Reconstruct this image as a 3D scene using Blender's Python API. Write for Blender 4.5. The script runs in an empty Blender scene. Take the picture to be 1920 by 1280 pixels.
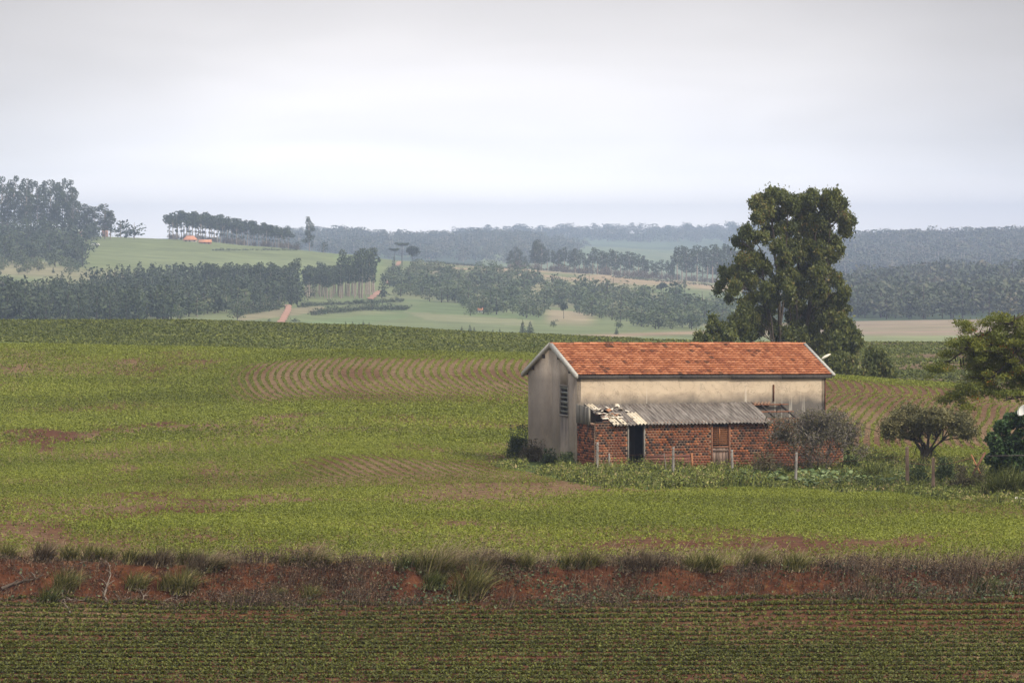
import bpy, math, random
import numpy as np
from mathutils import Vector, Matrix

# ------------------------------------------------------------------ camera, sky, sun, exposure
F = 7500.0            # focal length in pixels of the 1920 px wide photograph
HOR = 440.0           # picture row of the true horizon
SC = bpy.context.scene
COL = SC.collection
cam_d = bpy.data.cameras.new('camera'); cam = bpy.data.objects.new('camera', cam_d); COL.objects.link(cam)
cam_d.sensor_width = 36.0; cam_d.lens = 36.0 * F / 1920.0
cam_d.clip_start = 1.0; cam_d.clip_end = 30000.0
cam.rotation_euler = (math.radians(90) - math.atan((640 - HOR) / F), 0, 0)
SC.camera = cam

SUN_EL, SUN_AZ = math.radians(42), math.radians(128)      # azimuth measured from +Y clockwise (behind right)
sun_d = bpy.data.lights.new('sun', 'SUN'); sun = bpy.data.objects.new('sun', sun_d); COL.objects.link(sun)
sun_d.energy = 3.1; sun_d.angle = math.radians(12); sun_d.color = (1.0, .93, .80)
sdir = Vector((math.sin(SUN_AZ) * math.cos(SUN_EL), math.cos(SUN_AZ) * math.cos(SUN_EL), math.sin(SUN_EL)))
sun.rotation_euler = sdir.to_track_quat('Z', 'Y').to_euler()

def build_world():
    w = bpy.data.worlds.new("World"); SC.world = w; w.use_nodes = True
    nt = w.node_tree; N = nt.nodes; L = nt.links; N.clear()
    out = N.new('ShaderNodeOutputWorld'); bg = N.new('ShaderNodeBackground'); bg.inputs[1].default_value = 1.0
    sky = N.new('ShaderNodeTexSky'); sky.sky_type = 'NISHITA'; sky.sun_disc = False
    sky.sun_elevation = SUN_EL; sky.sun_rotation = SUN_AZ
    bs = N.new('ShaderNodeMix'); bs.data_type = 'RGBA'; bs.blend_type = 'MULTIPLY'; bs.inputs[0].default_value = 1
    bs.inputs[7].default_value = (.06, .06, .06, 1); L.new(sky.outputs[0], bs.inputs[6])
    tc = N.new('ShaderNodeTexCoord'); sep = N.new('ShaderNodeSeparateXYZ'); L.new(tc.outputs['Generated'], sep.inputs[0])
    # overcast luminance by elevation: bright low band, greyer at a few degrees, bright again overhead
    cr = N.new('ShaderNodeValToRGB'); L.new(sep.outputs[2], cr.inputs[0]); e = cr.color_ramp.elements
    stops = [(0.0, (1.85, 1.70, 1.58)), (.006, (1.62, 1.51, 1.43)), (.015, (1.07, 1.05, 1.055)), (.024, (.86, .85, .87)), (.034, (.80, .78, .79)), (.046, (.70, .675, .675)), (.058, (.60, .575, .575)), (.068, (.54, .515, .515)), (.13, (.60, .58, .60)), (.30, (1.0, 1.0, 1.02)), (1.0, (1.35, 1.34, 1.34))]
    e[0].position = 0; e[0].color = stops[0][1] + (1,); e[1].position = 1; e[1].color = stops[-1][1] + (1,)
    for p, c in stops[1:-1]:
        k = e.new(p); k.color = c + (1,)
    # soft cloud bands, stretched sideways
    mp = N.new('ShaderNodeMapping'); mp.inputs['Scale'].default_value = (9, 2, 42); L.new(tc.outputs['Generated'], mp.inputs[0])
    nz = N.new('ShaderNodeTexNoise'); nz.inputs['Scale'].default_value = 1.0; nz.inputs['Detail'].default_value = 3.0; nz.inputs['Roughness'].default_value = .45
    nz.inputs['Distortion'].default_value = .4
    L.new(mp.outputs[0], nz.inputs[0])
    mr = N.new('ShaderNodeMapRange'); mr.inputs[1].default_value = .3; mr.inputs[2].default_value = .7; mr.inputs[3].default_value = .90; mr.inputs[4].default_value = 1.09
    L.new(nz.outputs[0], mr.inputs[0])
    mul = N.new('ShaderNodeMix'); mul.data_type = 'RGBA'; mul.blend_type = 'MULTIPLY'; mul.inputs[0].default_value = 1
    L.new(cr.outputs[0], mul.inputs[6]); L.new(mr.outputs[0], mul.inputs[7])
    # lens vignette put into the sky colour: darker away from the view middle
    ab = N.new('ShaderNodeMath'); ab.operation = 'ABSOLUTE'; 
    sx = N.new('ShaderNodeMath'); sx.operation = 'SUBTRACT'; sx.inputs[1].default_value = -.012; L.new(sep.outputs[0], sx.inputs[0]); L.new(sx.outputs[0], ab.inputs[0])
    m2 = N.new('ShaderNodeMapRange'); m2.interpolation_type = 'SMOOTHSTEP'; m2.inputs[1].default_value = .03; m2.inputs[2].default_value = .16; m2.inputs[3].default_value = 1.05; m2.inputs[4].default_value = .70
    L.new(ab.outputs[0], m2.inputs[0])
    mul2 = N.new('ShaderNodeMix'); mul2.data_type = 'RGBA'; mul2.blend_type = 'MULTIPLY'; mul2.inputs[0].default_value = 1
    L.new(mul.outputs[2], mul2.inputs[6]); L.new(m2.outputs[0], mul2.inputs[7])
    mx = N.new('ShaderNodeMix'); mx.data_type = 'RGBA'; mx.inputs[0].default_value = .94
    L.new(bs.outputs[2], mx.inputs[6]); L.new(mul2.outputs[2], mx.inputs[7])
    L.new(mx.outputs[2], bg.inputs[0]); L.new(bg.outputs[0], out.inputs[0])
build_world()
SC.view_settings.view_transform = 'Standard'; SC.view_settings.look = 'None'
SC.view_settings.exposure = 0.48; SC.view_settings.gamma = 1.0
try: SC.cycles.volume_bounces = 1
except Exception: pass
SC.cycles.max_bounces = 6; SC.cycles.transparent_max_bounces = 16

R = np.random.default_rng(7)
random.seed(7)

# ------------------------------------------------------------------ helpers
def pchip(xk, yk, x):
    xk = np.asarray(xk, float); yk = np.asarray(yk, float)
    h = np.diff(xk); d = np.diff(yk) / h
    m = np.zeros_like(yk); m[0] = d[0]; m[-1] = d[-1]
    for i in range(1, len(xk) - 1):
        m[i] = 0 if d[i-1] * d[i] <= 0 else 2 * d[i-1] * d[i] / (d[i-1] + d[i])
    x = np.clip(x, xk[0], xk[-1]); k = np.clip(np.searchsorted(xk, x, side='right') - 1, 0, len(xk) - 2)
    t = (x - xk[k]) / h[k]; t2 = t * t; t3 = t2 * t
    return (2*t3-3*t2+1)*yk[k] + (t3-2*t2+t)*h[k]*m[k] + (-2*t3+3*t2)*yk[k+1] + (t3-t2)*h[k]*m[k+1]

def hash2(i, j, s):
    n = (i.astype(np.int64) * 374761393 + j.astype(np.int64) * 668265263 + s * 1442695041) & 0xffffffff
    n = ((n ^ (n >> 13)) * 1274126177) & 0xffffffff
    return ((n ^ (n >> 16)) & 0xffff) / 65535.0

def vnoise(x, y, s=0):
    i = np.floor(x); j = np.floor(y); u = x - i; v = y - j; u = u*u*(3-2*u); v = v*v*(3-2*v)
    a = hash2(i, j, s); b = hash2(i+1, j, s); c = hash2(i, j+1, s); d = hash2(i+1, j+1, s)
    return (a*(1-u)+b*u)*(1-v) + (c*(1-u)+d*u)*v

def fnoise(x, y, s=0, o=3):
    x = np.asarray(x, float); y = np.asarray(y, float)
    t = 0; a = .5; n = 0
    for k in range(o):
        t = t + a * vnoise(x * 2**k, y * 2**k, s + k * 17); n += a; a *= .5
    return t / n

def sstep(a, b, x):
    t = np.clip((x - a) / (b - a), 0, 1); return t*t*(3-2*t)

def mesh_obj(name, verts, faces, mat=None, parent=None, attrs=None, smooth=False, loc=None):
    """verts (N,3); faces (M,k) with one k, or list of such arrays"""
    me = bpy.data.meshes.new(name); verts = np.asarray(verts, np.float32)
    fl = faces if isinstance(faces, list) and not isinstance(faces[0], (list, tuple)) else [faces]
    fl = [np.asarray(f, np.int32) for f in fl if len(f)]
    me.vertices.add(len(verts)); me.vertices.foreach_set('co', verts.ravel())
    nl = sum(f.size for f in fl); nf = sum(len(f) for f in fl)
    me.loops.add(nl); me.polygons.add(nf)
    me.loops.foreach_set('vertex_index', np.concatenate([f.ravel() for f in fl]))
    tot = np.concatenate([np.full(len(f), f.shape[1], np.int32) for f in fl])
    st = np.concatenate([[0], np.cumsum(tot)[:-1]]).astype(np.int32)
    me.polygons.foreach_set('loop_start', st)
    if smooth: me.polygons.foreach_set('use_smooth', np.ones(nf, bool))
    for k, a in (attrs or {}).items():
        a = np.asarray(a, np.float32)
        if a.ndim == 1:
            at = me.attributes.new(k, 'FLOAT', 'POINT'); at.data.foreach_set('value', a)
        else:
            at = me.attributes.new(k, 'FLOAT_COLOR', 'POINT')
            if a.shape[1] == 3: a = np.hstack([a, np.ones((len(a), 1), np.float32)])
            at.data.foreach_set('color', a.ravel())
    me.update(calc_edges=True)
    if mat: me.materials.append(mat)
    o = bpy.data.objects.new(name, me); COL.objects.link(o)
    if parent: o.parent = parent
    if loc is not None: o.location = loc
    return o

def tag(o, label=None, cat=None, group=None, kind=None):
    if label: o['label'] = label
    if cat: o['category'] = cat
    if group: o['group'] = group
    if kind: o['kind'] = kind
    return o

def thing(name, label, cat, loc=(0, 0, 0), group=None, rz=0, scale=None):
    o = bpy.data.objects.new(name, None); COL.objects.link(o); o.location = loc; o.rotation_euler = (0, 0, rz)
    o.empty_display_size = .2
    if scale is not None: o.scale = (scale,)*3 if np.isscalar(scale) else scale
    return tag(o, label, cat, group)

def copy_thing(src, label, loc, rz=0, scale=1, group=None):
    r = src.copy(); COL.objects.link(r); r.location = loc; r.rotation_euler = (0, 0, rz)
    r.scale = (scale,)*3 if np.isscalar(scale) else scale
    r['label'] = label
    if group: r['group'] = group
    for ch in list(src.children):
        c = ch.copy(); COL.objects.link(c); c.parent = r
    return r

class MB:
    def __init__(s): s.v = []; s.q = []; s.t = []; s.n = 0; s.a = []
    def add(s, v, q=None, t=None, a=0.0):
        v = np.asarray(v, float)
        if q is not None and len(q): s.q.append(np.asarray(q, int) + s.n)
        if t is not None and len(t): s.t.append(np.asarray(t, int) + s.n)
        s.v.append(v); s.n += len(v)
        s.a.append(np.full(len(v), a) if np.isscalar(a) else np.asarray(a, float))
    def box(s, lo, hi, a=0.0, M=None):
        x0, y0, z0 = lo; x1, y1, z1 = hi
        v = np.array([[x0,y0,z0],[x1,y0,z0],[x1,y1,z0],[x0,y1,z0],[x0,y0,z1],[x1,y0,z1],[x1,y1,z1],[x0,y1,z1]], float)
        if M is not None: v = v @ np.array(M.to_3x3()).T + np.array(M.translation)
        s.add(v, [[0,3,2,1],[4,5,6,7],[0,1,5,4],[1,2,6,5],[2,3,7,6],[3,0,4,7]], a=a)
    def bar(s, p, q, w, h=None, a=0.0):
        """box beam from p to q"""
        p = Vector(p); q = Vector(q); d = q - p; h = h or w
        M = d.to_track_quat('Z', 'Y').to_matrix().to_4x4(); M.translation = p
        s.box((-w/2, -h/2, 0), (w/2, h/2, d.length), a, M)
    def tube(s, pts, rad, n=6, a=0.0, cap=True):
        pts = np.asarray(pts, float); rad = np.broadcast_to(np.asarray(rad, float), (len(pts),))
        T = np.gradient(pts, axis=0); T /= np.linalg.norm(T, axis=1, keepdims=True) + 1e-9
        ref = np.where(np.abs(T[:, 2:3]) > .9, np.array([[1., 0, 0]]), np.array([[0, 0, 1.]]))
        A = np.cross(T, ref); A /= np.linalg.norm(A, axis=1, keepdims=True); B = np.cross(T, A)
        th = np.arange(n) / n * 2 * np.pi
        v = pts[:, None] + rad[:, None, None] * (np.cos(th)[None, :, None] * A[:, None] + np.sin(th)[None, :, None] * B[:, None])
        i = np.arange(len(pts) - 1)[:, None] * n; j = np.arange(n)[None]; j2 = (j + 1) % n
        q = np.stack([i + j, i + j2, i + n + j2, i + n + j], -1).reshape(-1, 4)
        s.add(v.reshape(-1, 3), q, a=a)
        if cap and n == 4 or (cap and n == 6):
            for base in (0, (len(pts) - 1) * n):
                if n == 4: s.q.append(np.array([[base, base+1, base+2, base+3]]) + s.n - len(pts) * n)
                else: s.q.append(np.array([[base, base+1, base+2, base+3], [base, base+3, base+4, base+5]]) + s.n - len(pts) * n)
    def build(s, name, mat, parent=None, smooth=False, loc=None):
        fl = []
        if s.q: fl.append(np.concatenate(s.q))
        if s.t: fl.append(np.concatenate(s.t))
        return mesh_obj(name, np.concatenate(s.v), fl, mat, parent, {'v': np.concatenate(s.a)}, smooth, loc)

# ------------------------------------------------------------------ materials
MATS = {}
def mat_new(name):
    m = bpy.data.materials.new(name); m.use_nodes = True
    nt = m.node_tree; b = nt.nodes['Principled BSDF']; b.inputs['Roughness'].default_value = .85
    b.inputs['Specular IOR Level'].default_value = .25
    return m, nt, nt.nodes, nt.links, b

def nd(N, t, **kw):
    n = N.new(t)
    for k, v in kw.items(): setattr(n, k, v)
    return n

def noise_n(N, L, scale, detail=3, rough=.55, vec=None, dim='3D', dist=0):
    n = N.new('ShaderNodeTexNoise'); n.inputs['Scale'].default_value = scale; n.inputs['Detail'].default_value = detail
    n.inputs['Roughness'].default_value = rough; n.inputs['Distortion'].default_value = dist
    if vec is not None: L.new(vec, n.inputs[0])
    return n.outputs[0]

def ramp(N, L, fac, stops, interp='LINEAR'):
    r = N.new('ShaderNodeValToRGB'); L.new(fac, r.inputs[0]); r.color_ramp.interpolation = interp
    e = r.color_ramp.elements
    e[0].position = stops[0][0]; e[0].color = tuple(stops[0][1]) + (1,)
    e[1].position = stops[-1][0]; e[1].color = tuple(stops[-1][1]) + (1,)
    for p, c in stops[1:-1]:
        k = e.new(p); k.color = tuple(c) + (1,)
    return r.outputs[0]

def mixc(N, L, fac, a, b, mode='MIX'):
    m = N.new('ShaderNodeMix'); m.data_type = 'RGBA'; m.blend_type = mode
    for s, x in ((0, fac), (6, a), (7, b)):
        if isinstance(x, (int, float)): m.inputs[s].default_value = x
        elif isinstance(x, tuple): m.inputs[s].default_value = x + (1,)
        else: L.new(x, m.inputs[s])
    return m.outputs[2]

def mapr(N, L, x, a, b, c=0., d=1.):
    m = N.new('ShaderNodeMapRange'); L.new(x, m.inputs[0])
    for i, v in enumerate((a, b, c, d)): m.inputs[i+1].default_value = v
    return m.outputs[0]

def attr(N, name): 
    a = N.new('ShaderNodeAttribute'); a.attribute_name = name; return a

def leaf_mat(name, stops, trans=.25, nscale=.6, rough=.6, spec=.25, namt=.5):
    """leaf colour: per-leaf value v through a ramp, larger clumps lighter and darker by species variation"""
    if name in MATS: return MATS[name]
    m, nt, N, L, b = mat_new(name)
    a = attr(N, 'v'); tc = N.new('ShaderNodeTexCoord')
    n = noise_n(N, L, nscale, 2, .5, tc.outputs['Object'])
    mm = N.new('ShaderNodeMath'); mm.operation = 'MULTIPLY_ADD'; L.new(n, mm.inputs[0]); mm.inputs[1].default_value = namt
    ms = N.new('ShaderNodeMath'); ms.operation = 'SUBTRACT'; L.new(a.outputs['Fac'], ms.inputs[0]); ms.inputs[1].default_value = namt / 2
    L.new(ms.outputs[0], mm.inputs[2])
    c = ramp(N, L, mm.outputs[0], stops)
    L.new(c, b.inputs['Base Color']); b.inputs['Roughness'].default_value = rough; b.inputs['Specular IOR Level'].default_value = spec
    if trans:
        t = N.new('ShaderNodeBsdfTranslucent'); L.new(c, t.inputs[0]); mx = N.new('ShaderNodeMixShader'); mx.inputs[0].default_value = trans
        L.new(b.outputs[0], mx.inputs[1]); L.new(t.outputs[0], mx.inputs[2]); L.new(mx.outputs[0], N['Material Output'].inputs[0])
    MATS[name] = m; return m

def plain_mat(name, c1, c2, scale=3, rough=.85, stretch=None, bump=0, useattr=False, metal=0):
    if name in MATS: return MATS[name]
    m, nt, N, L, b = mat_new(name); tc = N.new('ShaderNodeTexCoord'); v = tc.outputs['Object']
    if stretch:
        mp = N.new('ShaderNodeMapping'); mp.inputs['Scale'].default_value = stretch; L.new(v, mp.inputs[0]); v = mp.outputs[0]
    n = noise_n(N, L, scale, 5, .6, v)
    c = mixc(N, L, mapr(N, L, n, .3, .7), c1, c2)
    if useattr:
        c = mixc(N, L, 1.0, c, mapr(N, L, attr(N, 'v').outputs['Fac'], 0, 1, .55, 1.3), 'MULTIPLY')
    L.new(c, b.inputs['Base Color']); b.inputs['Roughness'].default_value = rough; b.inputs['Metallic'].default_value = metal
    if bump:
        bp = N.new('ShaderNodeBump'); bp.inputs['Strength'].default_value = bump; bp.inputs['Distance'].default_value = .02; L.new(n, bp.inputs['Height']); L.new(bp.outputs[0], b.inputs['Normal'])
    MATS[name] = m; return m

# ------------------------------------------------------------------ terrain
def row(py, Y): return -(py - HOR) / F * Y
NEAR_CALM = [(-400, -2.2), (5, -2.3), (30, -5.6), (60, -9.2), (90, -11.9)]
NEARC = {
 -1500: (1131, 1050, [(122.5,1036),(128,1010),(150,955),(170,925),(190,880),(205,850),(225,808),(245,775),(265,730),(285,688),(300,662),(312,645),(325,641),(350,648),(385,641),(420,622),(460,603)]),
 0: (1131, 1050, [(122.5,1036),(128,1010),(150,955),(170,925),(190,880),(205,850),(225,808),(245,775),(265,730),(285,688),(300,662),(312,645),(325,641),(350,648),(385,641),(420,622),(460,603)]),
 350: (1133, 1062, [(122.5,1046),(128,1016),(150,955),(170,928),(190,878),(205,845),(225,803),(243,776),(265,728),(282,695),(295,672),(305,655),(315,650),(335,656),(360,655),(385,648),(422,626),(462,603)]),
 650: (1133, 1061, [(122.5,1046),(128,1016),(150,955),(168,930),(180,897),(192,858),(205,832),(225,793),(243,764),(252,746),(265,716),(278,686),(288,668),(298,659),(318,666),(350,664),(385,656),(425,632),(465,612)]),
 960: (1130, 1062, [(122.5,1047),(128,1017),(150,955),(168,926),(180,894),(190,876),(205,850),(225,810),(240,775),(252,745),(265,716),(280,686),(290,672),(300,664),(320,672),(350,670),(385,662),(425,645),(465,628)]),
 1250: (1126, 1064, [(122.5,1049),(128,1019),(150,955),(170,918),(180,898),(187,884),(192,878),(200,868),(215,845),(240,780),(265,720),(280,695),(300,684),(320,686),(350,682),(385,672),(425,656),(465,639)]),
 1560: (1119, 1068, [(122.5,1052),(128,1021),(150,958),(170,924),(183,898),(190,886),(200,870),(213,838),(227,803),(236,783),(246,758),(256,732),(263,712),(268,706),(285,714),(330,714),(380,692),(430,666),(480,643)]),
 1750: (1116, 1072, [(122.5,1056),(128,1023),(150,960),(170,924),(183,898),(190,888),(200,868),(213,838),(227,804),(236,785),(246,764),(256,740),(264,724),(270,719),(285,726),(330,724),(380,697),(430,668),(480,644)]),
 1920: (1115, 1075, [(122.5,1060),(128,1026),(150,960),(170,926),(183,902),(190,892),(200,872),(213,845),(227,812),(246,775),(256,755),(264,742),(270,737),(285,740),(330,726),(380,697),(430,668),(480,645)]),
}
NEARC[3400] = NEARC[1920]
NPX = sorted(NEARC)
def near_col(c):
    bot, top, l = NEARC[c]
    k = list(NEAR_CALM) + [(103, row(1284, 103)), (111, row(1206, 111)), (118.4, row(bot, 118.4)), (120.5, row(top, 120.5))]
    k += [(Y, row(p, Y)) for Y, p in l]
    Yl, zl = k[-1]
    k += [(520, zl - 3.2), (600, zl - 9), (900, -28)]
    return k
NEARK = [tuple(zip(*near_col(c))) for c in NPX]
FARC = {
 -1500: [(800,-26),(1000,616),(1200,574),(1400,534),(1600,500),(1800,466),(2000,440),(2150,434),(2500,450),(3000,465),(4000,456),(5000,458),(6500,450),(9500,452)],
 0: [(800,-26),(1000,612),(1200,570),(1400,530),(1600,496),(1800,462),(2000,440),(2150,436),(2500,450),(3000,465),(4000,456),(5000,458),(6500,450),(9500,452)],
 165: [(800,-26),(1000,610),(1200,572),(1400,536),(1600,502),(1800,470),(2000,445),(2150,443),(2500,455),(3000,468),(4000,460),(5000,460),(6500,450),(9500,452)],
 350: [(800,-27),(1000,608),(1200,578),(1400,548),(1600,515),(1800,480),(2000,450),(2150,448),(2500,465),(3000,478),(4000,460),(5000,458),(6500,448),(9500,452)],
 480: [(800,-27),(1000,610),(1200,582),(1400,553),(1600,522),(1800,490),(2000,462),(2150,462),(2500,480),(3000,482),(4000,455),(4500,446),(5200,456),(6500,446),(9500,450)],
 650: [(800,-28),(1000,618),(1200,592),(1400,562),(1600,532),(1800,503),(2000,477),(2150,478),(2500,495),(3000,498),(4000,462),(4500,444),(5200,455),(6500,446),(9500,450)],
 750: [(800,-28),(1000,622),(1200,598),(1400,570),(1600,542),(1800,515),(2000,489),(2150,491),(2500,505),(3000,505),(4000,470),(4500,452),(5200,458),(6500,446),(9500,450)],
 960: [(800,-28),(1000,630),(1200,605),(1400,578),(1600,552),(1800,527),(2000,503),(2150,505),(2500,520),(3000,515),(4000,468),(4500,449),(5200,456),(6500,442),(9500,446)],
 1100: [(800,-29),(1000,632),(1200,610),(1400,586),(1600,562),(1800,538),(2000,514),(2150,515),(2500,530),(3000,520),(4000,480),(4500,465),(5200,462),(6500,439),(9500,444)],
 1250: [(800,-29),(1000,635),(1200,613),(1400,590),(1600,566),(1800,545),(2000,525),(2150,526),(2500,540),(3000,528),(4000,490),(4500,474),(5200,466),(6500,438),(9500,444)],
 1400: [(800,-29),(1000,640),(1200,618),(1400,597),(1600,574),(1800,553),(2000,536),(2150,537),(2500,548),(3000,532),(4000,482),(4500,470),(5200,466),(6500,437),(9500,444)],
 1560: [(700,-24),(900,644),(1100,622),(1300,603),(1400,596),(1600,577),(1800,560),(2000,548),(2300,542),(2600,548),(3000,522),(3500,487),(4000,462),(4500,468),(5200,464),(6500,440),(9500,444)],
 1750: [(700,-24),(900,644),(1100,620),(1300,600),(1400,594),(1600,574),(1800,552),(2000,534),(2300,530),(2600,542),(3000,517),(3500,482),(4000,454),(4500,462),(5200,464),(6500,444),(9500,446)],
 1920: [(700,-24),(900,644),(1100,618),(1300,598),(1400,592),(1600,571),(1800,546),(2000,526),(2300,524),(2600,538),(3000,512),(3500,475),(4000,449),(4500,456),(5200,460),(6500,446),(9500,446)],
}
FARC[3400] = FARC[1920]
FPX = sorted(FARC)
FARK = [tuple(zip(*[(Y, p if p < 0 else row(p, Y)) for Y, p in FARC[c]])) for c in FPX]
def colinterp(PX, K, px, Y):
    vals = np.stack([pchip(k[0], k[1], Y) for k in K])
    px = np.clip(px, PX[0], PX[-1]); i = np.clip(np.searchsorted(PX, px, side='right') - 1, 0, len(PX) - 2)
    P = np.array(PX, float); t = (px - P[i]) / (P[i+1] - P[i]); t = t*t*(3-2*t)*.5 + t*.5
    idx = np.arange(len(px))
    return vals[i, idx] * (1 - t) + vals[i+1, idx] * t
def gz(x, Y):
    x = np.atleast_1d(np.asarray(x, float)); Y = np.atleast_1d(np.asarray(Y, float)); x, Y = np.broadcast_arrays(x, Y)
    sh = x.shape; x = x.ravel(); Y = Y.ravel()
    px = 960 + F * x / np.maximum(Y, 80)
    Yb = Y + ((fnoise(x * .22, Y * 0 + 3, 201, 3) - .5) * 1.5 + (fnoise(x * 1.3, Y * .6, 202, 3) - .5) * .7) * np.exp(-((Y - 119.5) / 2.2) ** 2)
    zn = colinterp(NPX, NEARK, px, Yb); zf = colinterp(FPX, FARK, px, Y)
    t = sstep(560, 880, Y); z = zn * (1 - t) + zf * t
    z = z + (fnoise(x * .4, Y * .4, 5, 2) - .5) * .06 * sstep(95, 110, Y)
    bank = np.exp(-((Y - 119.6) / 1.3) ** 2)
    z = z + bank * ((fnoise(x * .7, Y * 1.3, 21, 4) - .5) * .55)
    z = z + (fnoise(x / 60, Y / 90, 31, 3) - .5) * 5 * sstep(1500, 4000, Y)
    return z.reshape(sh)
def gz1(x, Y): return float(gz(x, Y)[0])
def rowof(x, Y): return HOR - F * gz(x, Y) / Y
def hit(px, py, lo=100, hi=520):
    """first ground point seen at a picture position"""
    Y = np.linspace(lo, hi, 3000); r = rowof((px - 960) / F * Y, Y)
    k = np.argmax(r <= py)
    if r[k] > py: k = int(np.argmin(r))
    Yk = float(Y[k]); x = (px - 960) / F * Yk
    return Vector((x, Yk, gz1(x, Yk)))
def at(px, py, Y): return Vector(((px - 960) / F * Y, Y, -(py - HOR) / F * Y))
def on(px, Y):
    x = (px - 960) / F * Y; return Vector((x, Y, gz1(x, Y)))

# crop cover: 0..1 how densely the soy hides the soil
def rowface(x, Y):
    """1 where the ground faces the viewer and the rows stay separate"""
    px = 960 + F * x / Y
    e = (fnoise(x * .15, Y * .08, 77, 2) - .5)
    a = sstep(243, 256, Y + e * 12) * (1 - sstep(283, 291, Y + e * 6)) * sstep(380, 520, px) * (1 - sstep(1100, 1250, px))
    b = sstep(172, 178, Y + e * 4) * (1 - sstep(190, 195, Y + e * 4)) * sstep(500, 640, px + e * 200) * (1 - sstep(1020, 1070, px))
    c = sstep(211, 215, Y) * (1 - sstep(262, 267, Y + e * 4)) * sstep(1400, 1560, px)
    return np.clip(a + b + c, 0, 1)
def weedy(x, Y):
    """rough grass and weeds around the barn"""
    px = 960 + F * x / Y; py = rowof(x, Y)
    e = (fnoise(x * .5, Y * .4, 55, 2) - .5) * 16
    bot = np.interp(px, [930, 1000, 1080, 1200, 1400, 1560, 1700, 1800, 1950, 2400], [872, 892, 908, 916, 914, 922, 930, 942, 950, 960]) + e
    top = np.interp(px, [930, 990, 1600, 1700, 1850, 2400], [870, 850, 850, 868, 872, 872]) + e * .4
    return sstep(925, 960, px) * (py < bot) * (py > top) * (Y > 140) * (Y < 215)
def bare(x, Y):
    n = fnoise(x * .035 + 3, Y * .028, 91, 4); f = fnoise(x * .5, Y * .12, 92, 3)
    px = 960 + F * x / Y
    b = .85 * sstep(.54, .70, n + (f - .5) * .34)
    # reddish bare stretches seen at the left and before the bank
    def blob(px0, py0, w, h):
        py = rowof(x, Y); return np.exp(-((px - px0) / w) ** 2 - ((py - py0) / h) ** 2)
    for p in ((60, 840, 200, 14), (190, 815, 170, 10), (330, 800, 120, 7), (230, 880, 60, 12), (380, 880, 60, 14), (700, 870, 60, 8), (60, 1010, 300, 14), (880, 985, 120, 12), (1300, 1020, 260, 12), (1650, 1015, 240, 14), (90, 770, 160, 8), (1850, 930, 80, 14)):
        b = b + 1.1 * blob(*p) * sstep(.32, .58, f)
    return np.clip(b, 0, 1)
GL = ([170, 174, 180, 190, 200, 215, 225, 235, 243, 252, 263, 276, 288, 296, 320, 480], [30, 25, 22.2, 20, 18.5, 16.5, 14.5, 10, 5.8, 2.85, 1.0, 0, .4, 1.2, 5, 30])
GR = ([170, 190, 214, 227, 236, 246, 252, 256, 260, 263, 272, 300, 480], [0, 0, 0, 1.16, 2.6, 4.2, 5.4, 6.6, 6.7, 6.4, 4.5, 0, 6])
def phase(x, Y):
    s = sstep(8, 13, x)
    g = pchip(GL[0], GL[1], Y) * (1 - s) + pchip(GR[0], GR[1], Y) * s
    w = (fnoise(x * .05, Y * .05, 61, 2) - .5) * 1.2
    far = (x - g + w) / .56
    near = (Y + .035 * x + (fnoise(x * .04, Y * .02, 62, 2) - .5) * 1.0) / .62
    low = (Y + .014 * x + (fnoise(x * .06, Y * .05, 64, 3) - .5) * 1.6 + (fnoise(x * .5, Y * .4, 65, 2) - .5) * .22) / .82
    return np.where(Y < 119, low, np.where(Y < 170, near, far))

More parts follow.
